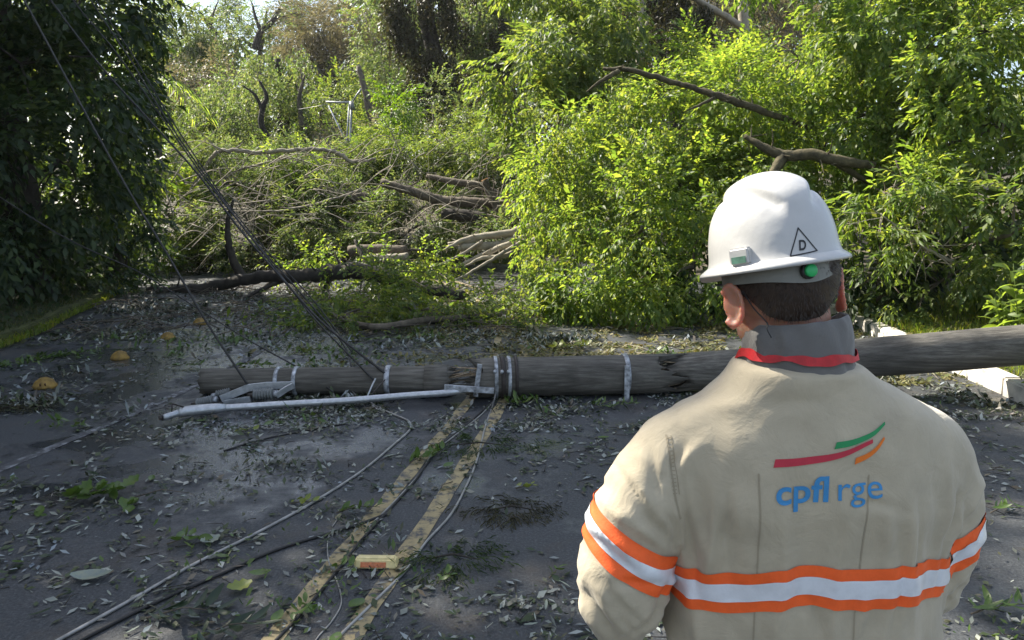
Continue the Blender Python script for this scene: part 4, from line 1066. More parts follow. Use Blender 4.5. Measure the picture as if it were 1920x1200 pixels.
# far white metal pole frame
def frame():
    b = tbase(655, 24)
    root = empty('metal_frame', b, 'white metal line-pole frame with crossarm standing in the heap', 'pole frame')
    def rod(name, px, r, mat='steel_white'):
        mb = MB(); mb.tube([at(*q) for q in px], r, 8); return mb.build(name, M[mat], root, b)
    rod('post', [(656, 330, 23.6), (657, 260, 23.6), (659, 190, 23.6)], .034)
    rod('post', [(649, 330, 23.5), (651, 250, 23.5), (655, 190, 23.5)], .022)
    rod('brace', [(649, 320, 23.4), (648, 263, 23.4), (616, 198, 23.4)], .022)
    rod('crossarm', [(611, 191, 23.5), (640, 192, 23.5), (656, 191, 23.5)], .026)
    rod('crossarm', [(661, 191, 23.5), (669, 178, 23.4), (677, 167, 23.3)], .026)
    rod('fuse_holder', [(658, 192, 23.45), (661, 200, 23.4), (661, 206, 23.4)], .07, 'ceramic')
    rod('stay_wire', [(560, 205, 23.8), (600, 198, 23.6), (616, 196, 23.5)], .008, 'cable_alu')
frame()

# ================================================================== ROAD STUDS
def dome_stud(px, s, rz, label):
    c = gnd(*px)
    root = empty('road_stud', c, label, 'road stud', 'yellow domed road studs in a row')
    bm = bmesh.new()
    bmesh.ops.create_uvsphere(bm, u_segments=28, v_segments=16, radius=1)
    for v in bm.verts:
        v.co.z = max(v.co.z, -.02)
        v.co.x *= .098 * s; v.co.y *= .092 * s; v.co.z *= .10 * s
        if 0 < v.co.z < .02: v.co.x *= 1.08; v.co.y *= 1.08
        v.co += Vector((noise.noise(v.co * 30), noise.noise(v.co * 30 + Vector((5, 0, 0))), noise.noise(v.co * 30 + Vector((0, 5, 0))))) * .008
    me = bpy.data.meshes.new('dome'); bm.to_mesh(me); bm.free()
    me.polygons.foreach_set('use_smooth', [True] * len(me.polygons))
    d = link('dome', me, M['stud_yellow'], root)
    for sx in (-1, 1):
        if s < .95: break
        mb = MB(); mb.box((sx * .020 * s, -.086 * s, .046 * s), (.010 * s, .014 * s, .026 * s), Matrix.Rotation(.5, 3, 'X')); mb.build('reflector', M['reflector_dark'], d)
    root.rotation_euler = (random.uniform(-.05, .05), random.uniform(-.05, .05), rz)
dome_stud((85, 727), 1.0, .35, 'nearest yellow domed road stud at the left')
dome_stud((225, 673), .92, .5, 'second yellow domed road stud, left of the pole tip')
dome_stud((315, 636), .9, .2, 'third yellow domed road stud, above the pole tip')
dome_stud((375, 608), .9, .4, 'farthest yellow domed road stud, half hidden by twigs')
def block_stud():
    c = gnd(706, 1062)
    root = empty('road_block_stud', c, 'cream block road stud with orange reflector on the left yellow line', 'road stud')
    bm = bmesh.new(); bmesh.ops.create_cube(bm, size=1)
    for v in bm.verts:
        top = v.co.z > 0
        v.co = Vector((v.co.x * (.190 if top else .210), v.co.y * (.05 if top else .085), .050 if top else .006))
    bmesh.ops.bevel(bm, geom=list(bm.edges), offset=.008, segments=3, affect='EDGES')
    me = bpy.data.meshes.new('block'); bm.to_mesh(me); bm.free()
    bl = link('block', me, M['stud_cream'], root)
    mb = MB(); mb.box((-.008, -.0365, .026), (.12, .006, .024), Matrix.Rotation(-.38, 3, 'X')); mb.build('reflector', M['reflector'], bl)
    root.rotation_euler = (0, 0, -.03)
block_stud()

# ================================================================== THE MAN
def remesh(V, F, voxel, smooth_it=0, lam=.5):
    """One closed skin over overlapping closed shapes; returns arrays."""
    me = bpy.data.meshes.new('work'); me.from_pydata([tuple(v) for v in V], [], F); me.update()
    ob = bpy.data.objects.new('work', me); C.objects.link(ob)
    md = ob.modifiers.new('r', 'REMESH'); md.mode = 'VOXEL'; md.voxel_size = voxel; md.adaptivity = 0
    dg = bpy.context.evaluated_depsgraph_get(); dg.update()
    m2 = bpy.data.meshes.new_from_object(ob.evaluated_get(dg))
    bpy.data.objects.remove(ob); bpy.data.meshes.remove(me)
    n = len(m2.vertices)
    v = np.empty(n * 3); m2.vertices.foreach_get('co', v); v = v.reshape(-1, 3)
    e = np.empty(len(m2.edges) * 2, dtype=np.int32); m2.edges.foreach_get('vertices', e); e = e.reshape(-1, 2)
    f = [tuple(p.vertices) for p in m2.polygons]
    bpy.data.meshes.remove(m2)
    v = lap(v, e, smooth_it, lam)
    return v, e, f
def lap(v, e, it, lam=.5, w=None):
    deg = np.bincount(e.ravel(), minlength=len(v)).astype(float)[:, None]
    for _ in range(it):
        s = np.zeros_like(v)
        np.add.at(s, e[:, 0], v[e[:, 1]]); np.add.at(s, e[:, 1], v[e[:, 0]])
        d = (s / deg - v) * lam
        v = v + (d if w is None else d * w[:, None])
    return v
def vnormals(v, f):
    n = np.zeros_like(v)
    q = np.array([x for x in f if len(x) == 4])
    if len(q):
        fn = np.cross(v[q[:, 2]] - v[q[:, 0]], v[q[:, 3]] - v[q[:, 1]])
        for k in range(4): np.add.at(n, q[:, k], fn)
    t = np.array([x for x in f if len(x) == 3])
    if len(t):
        fn = np.cross(v[t[:, 1]] - v[t[:, 0]], v[t[:, 2]] - v[t[:, 0]])
        for k in range(3): np.add.at(n, t[:, k], fn)
    return n / np.maximum(np.linalg.norm(n, axis=1, keepdims=True), 1e-9)
def rings(mb, rows, sides=36, p=2.3, cap=True):
    """Loft of horizontal superellipse rings: rows of (z, cx, a, cy, b)."""
    V = []; F = []
    for (z, cx, a, cy, b) in rows:
        for j in range(sides):
            t = 2 * math.pi * j / sides; c, s = math.cos(t), math.sin(t)
            V.append((cx + a * math.copysign(abs(c) ** (2 / p), c), cy + b * math.copysign(abs(s) ** (2 / p), s), z))
    n = len(rows)
    for i in range(n - 1):
        for j in range(sides):
            k = i * sides + j; q = i * sides + (j + 1) % sides
            F.append((k, q, q + sides, k + sides))
    if cap:
        F.append(tuple(reversed(range(sides)))); F.append(tuple(range((n - 1) * sides, n * sides)))
    mb.add(V, F)
def sp_rows(rows, n=5): return [tuple(r) for r in spline(rows, n)]
MO = Vector((.49, 1.23, 0))
man = empty('person', MO, 'man seen from behind in tan work jacket and white safety helmet', 'person')

# --- materials
def mat_fabric(name, col, var=.10):
    m, nt, b = new_mat(name)
    tc = N(nt, 'ShaderNodeTexCoord')
    n1 = N(nt, 'ShaderNodeTexNoise', Scale=7.0, Detail=6.0, Roughness=.65); nt.links.new(tc.outputs['Object'], n1.inputs['Vector'])
    r1 = ramp(nt, [(.3, tuple(c * (1 - var) for c in col)), (.7, tuple(min(1, c * (1 + var * .6)) for c in col))]); nt.links.new(n1.outputs['Fac'], r1.inputs['Fac'])
    nt.links.new(r1.outputs['Color'], b.inputs['Base Color'])
    b.inputs['Roughness'].default_value = .88
    b.inputs['Specular IOR Level'].default_value = .2
    b.inputs['Sheen Weight'].default_value = .25
    wv = N(nt, 'ShaderNodeTexNoise', Scale=900.0, Detail=1.0); nt.links.new(tc.outputs['Object'], wv.inputs['Vector'])
    fold = N(nt, 'ShaderNodeTexNoise', Scale=16.0, Detail=5.0, Roughness=.6, Distortion=.8); nt.links.new(tc.outputs['Object'], fold.inputs['Vector'])
    b1 = N(nt, 'ShaderNodeBump', Strength=.25, Distance=.0012); nt.links.new(wv.outputs['Fac'], b1.inputs['Height'])
    b2 = N(nt, 'ShaderNodeBump', Strength=.5, Distance=.008); nt.links.new(fold.outputs['Fac'], b2.inputs['Height']); nt.links.new(b1.outputs[0], b2.inputs['Normal'])
    mpr = N(nt, 'ShaderNodeMapping'); mpr.inputs['Scale'].default_value = (1, 1, .38); mpr.inputs['Rotation'].default_value = (0, .25, 0); nt.links.new(tc.outputs['Object'], mpr.inputs['Vector'])
    rdg = N(nt, 'ShaderNodeTexNoise', noise_type='RIDGED_MULTIFRACTAL', Scale=13.0, Detail=3.0, Roughness=.5); nt.links.new(mpr.outputs[0], rdg.inputs['Vector'])
    b3 = N(nt, 'ShaderNodeBump', Strength=.28, Distance=.007); nt.links.new(rdg.outputs['Fac'], b3.inputs['Height']); nt.links.new(b2.outputs[0], b3.inputs['Normal'])
    nt.links.new(b3.outputs[0], b.inputs['Normal'])
    return m
M['tan'] = mat_fabric('tan_cotton', (.465, .405, .298), .17)
M['tan_seam'] = mat_fabric('tan_seam', (.345, .295, .21))
M['grey_cloth'] = mat_fabric('grey_hood', (.155, .150, .145))
M['trouser'] = mat_fabric('tan_trouser', (.42, .36, .26))
M['orange'] = plain('fluorescent_orange', (.95, .13, .02), .7, var=.08, scale=40, bump=.1, bscale=300)
M['silver'] = plain('reflective_silver', (.74, .77, .82), .38, .12, var=.08, scale=30, bump=.06, bscale=200)
M['red'] = plain('red_ribbon', (.50, .014, .020), .55, var=.2, scale=50)
M['ink_blue'] = plain('ink_blue', (.05, .25, .52), .8, var=.06, scale=60)
M['ink_red'] = plain('ink_red', (.50, .035, .060), .8, var=.06, scale=60)
M['ink_green'] = plain('ink_green', (.025, .26, .09), .8, var=.06, scale=60)
M['ink_orange'] = plain('ink_orange', (.75, .18, .02), .8, var=.06, scale=60)
M['ink_black'] = plain('ink_black', (.015, .015, .017), .5, var=.1)
M['helmet'] = plain('helmet_plastic', (.50, .497, .488), .34, var=.07, scale=6, bump=.08, bscale=60, coat=.1)
M['helmet_grey'] = plain('harness_plastic', (.20, .20, .18), .5, var=.08)
M['knob'] = plain('knob_green', (.02, .42, .12), .4, var=.08)
M['label_green'] = plain('label_green', (.10, .22, .16), .5, var=.25, scale=90)
M['hair'] = plain('hair', (.036, .022, .015), .55, var=.3, scale=120)
M['boot'] = plain('boot_leather', (.03, .026, .022), .5, var=.2)
def mat_skin():
    m, nt, b = new_mat('skin')
    tc = N(nt, 'ShaderNodeTexCoord')
    n1 = N(nt, 'ShaderNodeTexNoise', Scale=28.0, Detail=5.0); nt.links.new(tc.outputs['Object'], n1.inputs['Vector'])
    r1 = ramp(nt, [(.3, (.36, .17, .115)), (.7, (.46, .235, .165))]); nt.links.new(n1.outputs['Fac'], r1.inputs['Fac'])
    nt.links.new(r1.outputs['Color'], b.inputs['Base Color'])
    b.inputs['Roughness'].default_value = .5
    b.inputs['Subsurface Weight'].default_value = .9
    b.inputs['Subsurface Radius'].default_value = (1.0, .22, .10)
    b.inputs['Subsurface Scale'].default_value = .022
    bp = N(nt, 'ShaderNodeBump', Strength=.2, Distance=.002)
    n2 = N(nt, 'ShaderNodeTexNoise', Scale=260.0, Detail=3.0); nt.links.new(tc.outputs['Object'], n2.inputs['Vector'])
    nt.links.new(n2.outputs['Fac'], bp.inputs['Height']); nt.links.new(bp.outputs[0], b.inputs['Normal'])
    return m
M['skin'] = mat_skin()

# --- jacket
ARM_L = [(0.300, 1.228, 1.345, 0.058), (0.250, 1.222, 1.300, 0.074), (0.222, 1.219, 1.240, 0.076), (0.200, 1.214, 1.180, 0.077), (0.188, 1.209, 1.118, 0.074), (0.188, 1.216, 1.060, 0.066), (0.218, 1.300, 1.046, 0.060), (0.285, 1.404, 1.080, 0.052), (0.335, 1.463, 1.108, 0.046)]
ARM_R = [(0.678, 1.237, 1.342, 0.058), (0.712, 1.246, 1.292, 0.073), (0.724, 1.256, 1.230, 0.074), (0.730, 1.265, 1.164, 0.073), (0.729, 1.279, 1.098, 0.070), (0.722, 1.293, 1.060, 0.063), (0.679, 1.367, 1.052, 0.058), (0.622, 1.441, 1.090, 0.050), (0.585, 1.480, 1.118, 0.045)]
mb = MB()
rings(mb, sp_rows([(0.800, 0.505, 0.232, 1.246, 0.144), (0.867, 0.505, 0.229, 1.246, 0.146), (0.987, 0.505, 0.228, 1.246, 0.149), (1.108, 0.502, 0.229, 1.242, 0.149), (1.201, 0.497, 0.236, 1.237, 0.147), (1.285, 0.491, 0.242, 1.232, 0.140),
                   (1.340, 0.488, 0.240, 1.228, 0.132), (1.378, 0.485, 0.226, 1.225, 0.124), (1.412, 0.480, 0.190, 1.220, 0.113), (1.442, 0.472, 0.150, 1.216, 0.104), (1.466, 0.464, 0.116, 1.212, 0.098), (1.488, 0.460, 0.0985, 1.210, 0.0955)]), 48, 2.2)
for c_, r_ in (((.268, 1.228, 1.338), (.066, .076, .060)), ((.705, 1.240, 1.334), (.062, .076, .058)), ((.335, 1.226, 1.382), (.09, .08, .036)), ((.640, 1.230, 1.380), (.09, .08, .036))):
    mb.ellipsoid(c_, r_, None, 24, 16)
for A in (ARM_L, ARM_R):
    s = spline(A, 5)
    mb.tube([p[:3] for p in s], [p[3] for p in s], 22)
jv, je, jf = remesh(mb.v, mb.f, .0058, 15, .5)
sw = np.clip((jv[:, 2] - 1.27) / .05, 0, 1) * np.clip((1.475 - jv[:, 2]) / .02, 0, 1)
jv = lap(jv, je, 80, .5, sw)
jn = vnormals(jv, jf)
def axis_dist(v, A):
    """distance to the arm's axis and the running length along it"""
    S = np.array([p[:3] for p in spline(A, 5)])
    d = np.linalg.norm(v[:, None, :] - S[None], axis=2)
    return d.min(1), d.argmin(1)
dL, kL = axis_dist(jv, ARM_L); dR, kR = axis_dist(jv, ARM_R)
def smoothstep(a, b, x):
    t = np.clip((x - a) / (b - a), 0, 1); return t * t * (3 - 2 * t)
rel = (jv[:, 0] - .495) / .235
isL = (dL < .092) & (jv[:, 0] < .272 + .0 * jv[:, 2])
isR = (dR < .092) & (jv[:, 0] > .688)
arm = isL | isR
disp = np.zeros(len(jv))
for i, p in enumerate(jv):
    x, y, z = p
    if arm[i]:
        k = kL[i] if isL[i] else kR[i]
        q = Vector((x * 14 + z * 6, y * 14, z * 19 - x * 10))
        w = noise.noise(q) + .5 * noise.noise(q * 2.1 + Vector((3, 1, 0)))
        ridge = (1 - abs(noise.noise(Vector((x * 9, y * 9, z * 22 + x * 14))))) ** 3
        low = float(smoothstep(1.34, 1.24, z))
        slash = (1 - abs(noise.noise(Vector((x * 8 + 3, y * 8, z * 30 + (x if isL[i] else -x) * 34))))) ** 4
        disp[i] = (.0030 * w + .0062 * (ridge - .35)) * (.35 + .65 * low) + .0075 * (slash - .25) * low
    else:
        # long vertical hanging folds below the shoulder blades, slanting away from the armpits
        fz = smoothstep(1.40, 1.22, z)
        sl = (x - .495) * 1.0
        q = Vector((x * 15 + z * 1.2 * (1 if sl < 0 else -1), z * 2.6, 2.0))
        w = noise.noise(q)
        ridge = (1 - abs(noise.noise(Vector((x * 11 - sl * z * 3, z * 2.2, 9.0))))) ** 2.5
        arm_fold = (1 - abs(noise.noise(Vector(((x + abs(sl) * 1.2 * (z - 1.2)) * 22, z * 5, 4.0))))) ** 3 * smoothstep(.10, .23, abs(sl)) * smoothstep(1.42, 1.33, z)
        cross = noise.noise(Vector((x * 5, z * 13, 30.0)))
        disp[i] = fz * (.0125 * w + .0135 * (ridge - .4)) + .0120 * (arm_fold - .3) * fz + .0045 * cross + .0022 * noise.noise(Vector((x * 30, z * 22, 1))) + .003 * noise.noise(Vector((x * 14 + z * 9, z * 10, 5)))
# single creases of the cloth, read off the photograph: (start, end, half width, depth) on the side seen
CREASE = [((1205, 962), (1258, 1018), .010, -.013), ((1226, 850), (1217, 985), .010, -.005), ((1262, 925), (1305, 862), .009, -.007), ((1262, 980), (1282, 1065), .010, -.009), ((1285, 905), (1335, 850), .012, .006),
          ((1350, 990), (1338, 1110), .014, .008), ((1372, 930), (1352, 1060), .010, -.006), ((1300, 1000), (1318, 1190), .012, -.007), ((1470, 985), (1455, 1190), .014, .006), ((1572, 965), (1563, 1040), .012, -.006),
          ((1660, 960), (1652, 1050), .013, .007), ((1690, 1000), (1670, 1195), .011, -.008), ((1725, 950), (1712, 1110), .011, -.006), ((1800, 940), (1775, 1010), .009, -.010), ((1770, 1000), (1757, 1110), .008, -.003),
          ((1105, 1130), (1150, 1195), .010, -.008), ((1248, 1100), (1205, 1180), .010, -.009), ((1245, 1140), (1180, 1190), .008, -.006), ((1165, 900), (1215, 960), .009, -.006), ((1120, 1000), (1200, 1050), .010, .006),
          ((1150, 1085), (1230, 1090), .009, -.006), ((1815, 1000), (1790, 1060), .008, -.007), ((1820, 1090), (1780, 1130), .009, -.007), ((1600, 940), (1690, 955), .010, -.004), ((1440, 770), (1560, 760), .014, -.003),
          ((1300, 820), (1420, 770), .016, .004), ((1320, 1140), (1312, 1198), .010, .007), ((1620, 1120), (1600, 1198), .012, .007), ((1520, 1130), (1535, 1198), .012, -.006)]
seen = jn[:, 1] < .25
for (a_, b_, wd_, dp_) in CREASE:
    ya = 1.15 if not (1260 < a_[0] < 1750) else 1.10
    A_ = at(a_[0], a_[1], ya); B_ = at(b_[0], b_[1], ya)
    ax_ = np.array([A_.x, A_.z]); bx_ = np.array([B_.x, B_.z]); dv = bx_ - ax_; L2 = dv @ dv
    q2 = jv[:, [0, 2]] - ax_
    t_ = (q2 @ dv) / L2
    tc_ = np.clip(t_, 0, 1)
    bow = .10 * math.sqrt(L2) * np.sin(tc_ * np.pi)
    nrm = np.array([-dv[1], dv[0]]) / math.sqrt(L2)
    ds = (q2 - tc_[:, None] * dv) @ nrm - bow * .5
    dl = np.linalg.norm(q2 - tc_[:, None] * dv, axis=1)
    over = np.exp(-np.maximum(0, np.maximum(-t_, t_ - 1)) * 9)
    prof = np.exp(-(ds / (wd_ * .55)) ** 2) - .55 * np.exp(-((ds - wd_ * 1.5) / wd_) ** 2) - .35 * np.exp(-((ds + wd_ * 1.5) / wd_) ** 2)
    disp += np.where(seen & (dl < .06), dp_ * prof * over * (.35 + .65 * np.sin(np.clip(tc_, .05, .95) * np.pi)), 0)
jv = jv + jn * disp[:, None]
# draw the waist in a little where the cloth hangs over the belt
jv = lap(jv, je, 3, .35)
jn = vnormals(jv, jf)
JB = BVHTree.FromPolygons([tuple(p) for p in jv], jf)
def add_part(name, v, f, mat, parent, smooth=True):
    me = bpy.data.meshes.new(name)
    me.from_pydata([(p[0] - MO.x, p[1] - MO.y, p[2] - MO.z) for p in v], [], f)
    if smooth: me.polygons.foreach_set('use_smooth', [True] * len(me.polygons))
    me.update()
    return link(name, me, mat, parent)
jacket = add_part('jacket', jv, jf, M['tan'], man)
jacket['label'] = 'tan cotton work jacket with orange and silver bands'

# --- reflective bands: cut from the jacket's own surface and set 2 mm proud
def band(sel_mask, planes, mat, name, lift=.0022, warp=None):
    """faces whose vertices pass the mask, trimmed by planes (point, normal kept side)"""
    idx = np.where(sel_mask)[0]
    ok = np.zeros(len(jv), bool); ok[idx] = True
    bm = bmesh.new()
    mp = {}
    for f in jf:
        if all(ok[i] for i in f):
            vs = []
            for i in f:
                if i not in mp: mp[i] = bm.verts.new(Vector(jv[i]) + Vector(jn[i]) * lift - MO)
                vs.append(mp[i])
            try: bm.faces.new(vs)
            except ValueError: pass
    if warp:
        for v in bm.verts: v.co.z -= warp(v.co.x + MO.x)
    for (pt, no) in planes:
        geom = list(bm.verts) + list(bm.edges) + list(bm.faces)
        bmesh.ops.bisect_plane(bm, geom=geom, dist=1e-6, plane_co=Vector(pt) - MO, plane_no=Vector(no), clear_inner=True)
    if warp:
        for v in bm.verts: v.co.z += warp(v.co.x + MO.x)
    for fc in bm.faces: fc.smooth = True
    me = bpy.data.meshes.new(name); bm.to_mesh(me); bm.free()
    return link(name, me, mat, jacket)
body = ~arm & (jv[:, 2] < 1.30)
def torso_band(zc, hw, mat, name, lift):
    # the tape hangs lower towards the sides, lowest on the left, as the jacket hangs
    hang = lambda x: -.030 * ((x - .52) / .20) ** 2 * (1 if x < .52 else .55) - .004 * math.sin((x - .30) * 34)
    up = Vector((0, 0, 1))
    band(body, [((.495, 1.1, zc - hw), up), ((.495, 1.1, zc + hw), -up)], mat, name, lift, hang)
torso_band(1.1790, .0105, M['orange'], 'orange_band', .0024)
torso_band(1.1555, .0155, M['silver'], 'silver_band', .0034)
torso_band(1.1315, .0105, M['orange'], 'orange_band', .0024)
# sleeves
aL = Vector((ARM_L[3][0] - ARM_L[4][0] + .030, -.02, ARM_L[3][2] - ARM_L[4][2])).normalized()
nL = Vector((.60, -.12, 1)).normalized()
for o_, hw, m_, nm, lf in ((.031, .0115, 'orange', 'orange_band', .0024), (.0115, .0125, 'silver', 'silver_band', .0034), (-.009, .0115, 'orange', 'orange_band', .0024)):
    c = Vector((.195, 1.205, 1.166)) + nL * o_
    band(isL & (jv[:, 1] < 1.32), [(c - nL * hw, nL), (c + nL * hw, -nL)], M[m_], nm, lf)
nR = Vector((-.38, -.10, 1)).normalized()
for o_, hw, m_, nm, lf in ((.031, .0115, 'orange', 'orange_band', .0024), (.0115, .0125, 'silver', 'silver_band', .0034), (-.009, .0115, 'orange', 'orange_band', .0024)):
    c = Vector((.735, 1.24, 1.158)) + nR * o_
    band(isR & (jv[:, 1] < 1.37), [(c - nR * hw, nR), (c + nR * hw, -nR)], M[m_], nm, lf)

def onto(bvh, x, z, lift, y0=.7):
    h = bvh.ray_cast(Vector((x, y0, z)), Vector((0, 1, 0)))
    if h[0] is None: return None
    return h[0] + h[1] * lift
def proj_mesh(bvh, pts2, faces, lift, mat, name, parent, label=None):
    V = []
    for (x, z) in pts2:
        q = onto(bvh, x, z, lift)
        if q is None: return None
        V.append(q)
    o = add_part(name, V, faces, mat, parent)
    if label: o['label'] = label
    return o
def stroke(bvh, pts, w, lift, mat, name, parent, cap_slant=0.0):
    """flat printed stroke along a (x, z, width) path"""
    P2 = []; F = []
    n = len(pts)
    for i, p in enumerate(pts):
        a = pts[max(i - 1, 0)]; b = pts[min(i + 1, n - 1)]
        t = Vector((b[0] - a[0], b[1] - a[1])).normalized(); nn = Vector((-t.y, t.x))
        ww = p[2] if len(p) > 2 else w
        for s in (-.5, 0, .5): P2.append((p[0] + nn.x * ww * s + cap_slant * s * ww, p[1] + nn.y * ww * s))
    for i in range(n - 1):
        for k in range(2): F.append((i * 3 + k, (i + 1) * 3 + k, (i + 1) * 3 + k + 1, i * 3 + k + 1))
    return proj_mesh(bvh, P2, F, lift, mat, name, parent)
# printed logo on the back
stroke(JB, [(p[0], p[1], p[2]) for p in spline([(.394, 1.3515, .0125), (.440, 1.357, .0118), (.490, 1.3665, .0100), (.539, 1.3865, .0060)], 8)], 0, .0016, M['ink_red'], 'logo_stroke', jacket, .35)
stroke(JB, [(p[0], p[1], p[2]) for p in spline([(.482, 1.3805, .0105), (.512, 1.3860, .0095), (.540, 1.3970, .0080), (.560, 1.4110, .0050)], 8)], 0, .0016, M['ink_green'], 'logo_stroke', jacket, .5)
stroke(JB, [(p[0], p[1], p[2]) for p in spline([(.513, 1.3565, .0110), (.530, 1.3635, .0100), (.545, 1.3745, .0085), (.558, 1.3900, .0055)], 8)], 0, .0016, M['ink_orange'], 'logo_stroke', jacket, .5)
def lettering(text, x0, x1, zb, slope, xheight, bold, bvh, lift, mat, name, parent, label=None):
    cu = bpy.data.curves.new('txt', 'FONT'); cu.body = text; cu.size = 1.0; cu.offset = bold; cu.resolution_u = 6
    ob = bpy.data.objects.new('txt', cu); C.objects.link(ob)
    dg = bpy.context.evaluated_depsgraph_get(); dg.update()
    me = bpy.data.meshes.new_from_object(ob.evaluated_get(dg))
    bpy.data.objects.remove(ob); bpy.data.curves.remove(cu)
    bm = bmesh.new(); bm.from_mesh(me); bpy.data.meshes.remove(me)
    bmesh.ops.triangulate(bm, faces=bm.faces)
    xs = [v.co.x for v in bm.verts]; w = max(xs) - min(xs)
    sx = (x1 - x0) / w; sz = xheight / .52
    pts = []
    for i, v in enumerate(bm.verts):
        v.index = i
        x = x0 + (v.co.x - min(xs)) * sx
        pts.append((x, zb + v.co.y * sz + (x - x0) * slope))
    F = [tuple(v.index for v in f.verts) for f in bm.faces]
    bm.free()
    o = proj_mesh(bvh, pts, F, lift, mat, name, parent, label)
    if o: o.data.polygons.foreach_set('use_smooth', [False] * len(o.data.polygons))
    return o
lettering('cpfl', .3975, .4745, 1.2885, .10, .0285, .020, JB, .0018, M['ink_blue'], 'lettering', jacket, 'bold light blue lettering on the back')
lettering('rge', .4880, .5560, 1.2980, .04, .0275, .0, JB, .0018, M['ink_blue'], 'lettering', jacket, 'light blue thin lettering on the back')
# seams
def seam(pts, w=.0032, lift=.0009, mat='tan_seam'):
    V = []; F = []
    sp_ = spline(pts, 14)
    stroke(JB, [(p[0], p[1]) for p in sp_], w, lift, M[mat], 'seam', jacket)
seam([(.372, 1.335), (.376, 1.26), (.379, 1.16), (.382, 1.05), (.383, .93)], .0026)
seam([(.536, 1.335), (.534, 1.26), (.531, 1.16), (.529, 1.05), (.528, .93)], .0022)
seam([(.246, 1.372), (.250, 1.33), (.256, 1.285), (.266, 1.245)], .0030)
seam([(.253, 1.372), (.257, 1.33), (.263, 1.285)], .0016)
for k in range(15):
    z = 1.368 - k * .0058
    x = .2495 + (1.368 - z) * .075
    q = [(x - .0035, z), (x + .0035, z + .0006)]
    stroke(JB, q, .0016, .0016, M['tan_seam'], 'stitch', jacket)

# --- trousers and boots
mb = MB()
rings(mb, [(1.0, .505, .17, 1.25, .11), (.95, .505, .185, 1.25, .12), (.88, .505, .19, 1.25, .13), (.82, .505, .185, 1.25, .125)], 40)
for x, y in ((.41, 1.24), (.60, 1.25)):
    rings(mb, sp_rows([(.86, x, .098, y + .005, .115), (.65, x, .092, y, .10), (.46, x, .076, y + .01, .08), (.30, x, .078, y - .005, .082), (.10, x, .070, y - .01, .075)], 4), 28, 2.1)
tv, te, tf = remesh(mb.v, mb.f, .011, 4)
tn = vnormals(tv, tf)
tv = tv + tn * np.array([.006 * noise.noise(Vector((p[0] * 12, p[1] * 12, p[2] * 7))) for p in tv])[:, None]
add_part('trousers', tv, tf, M['trouser'], man)
for x, y in ((.41, 1.24), (.60, 1.25)):
    mb = MB()
    rings(mb, [(.004, x, .052, y + .055, .145), (.03, x, .054, y + .055, .148), (.07, x, .050, y + .045, .125), (.10, x, .046, y + .005, .075), (.20, x, .050, y - .008, .058)], 24, 2.4)
    bv, be, bf = remesh(mb.v, mb.f, .007, 3)
    add_part('boot', bv, bf, M['boot'], man)

# --- head, neck and hands: one continuous body under the clothes
YAW, ROLL, PIT = R(10), R(-7), R(6)
HC = Vector((.427, 1.218, 1.606))
HR = (Matrix.Rotation(YAW, 3, 'Z') @ Matrix.Rotation(ROLL, 3, 'Y') @ Matrix.Rotation(-PIT, 3, 'X'))
def hl(x, y, z): return HC + HR @ Vector((x, y, z))
mb = MB()
mb.ellipsoid(hl(0, -.010, .022), (.079, .093, .088), HR, 30, 20)          # skull
mb.ellipsoid(hl(0, .022, -.035), (.063, .070, .075), HR, 26, 16)          # face
mb.ellipsoid(hl(0, .055, -.085), (.036, .032, .026), HR, 18, 12)          # chin
mb.ellipsoid(hl(-.045, .012, -.062), (.022, .048, .034), HR, 16, 10); mb.ellipsoid(hl(.045, .012, -.062), (.022, .048, .034), HR, 16, 10)
mb.tube([hl(0, .082, .012), hl(0, .102, -.020), hl(0, .094, -.030)], [.009, .014, .011], 10)      # nose
mb.ellipsoid(hl(0, .086, -.058), (.022, .010, .008), HR, 14, 8)           # lips
mb.ellipsoid(hl(-.03, .074, .014), (.02, .012, .007), HR, 12, 8); mb.ellipsoid(hl(.03, .074, .014), (.02, .012, .007), HR, 12, 8)   # brows
mb.ellipsoid(hl(-.03, .074, -.001), (.013, .010, .009), HR, 12, 8); mb.ellipsoid(hl(.03, .074, -.001), (.013, .010, .009), HR, 12, 8)   # eyes
for sgn in (-1, 1):                                                        # ears: cupped shell leaning away from the head
    E = HR @ Matrix.Rotation(sgn * R(-32), 3, 'Z')
    c = hl(sgn * .089, -.018, -.018)
    for k in range(15):
        t = -2.2 + 4.6 * k / 14
        q = c + E @ Vector((sgn * .006, -.019 * math.cos(t * .98) * 1.0, .033 * math.sin(t) * (1.0 if t > 0 else .92)))
        mb.ellipsoid(q, (.0054, .0054, .0054), None, 8, 6)
    mb.ellipsoid(c + E @ Vector((sgn * .001, .001, .002)), (.0040, .019, .031), E, 16, 12)
    mb.ellipsoid(c + E @ Vector((-sgn * .002, .006, -.028)), (.006, .010, .011), E, 12, 8)
mb.tube([(.470, 1.218, 1.40), (.458, 1.212, 1.47), (.448, 1.208, 1.53), (.440, 1.214, 1.59)], [.075, .066, .060, .060], 20)
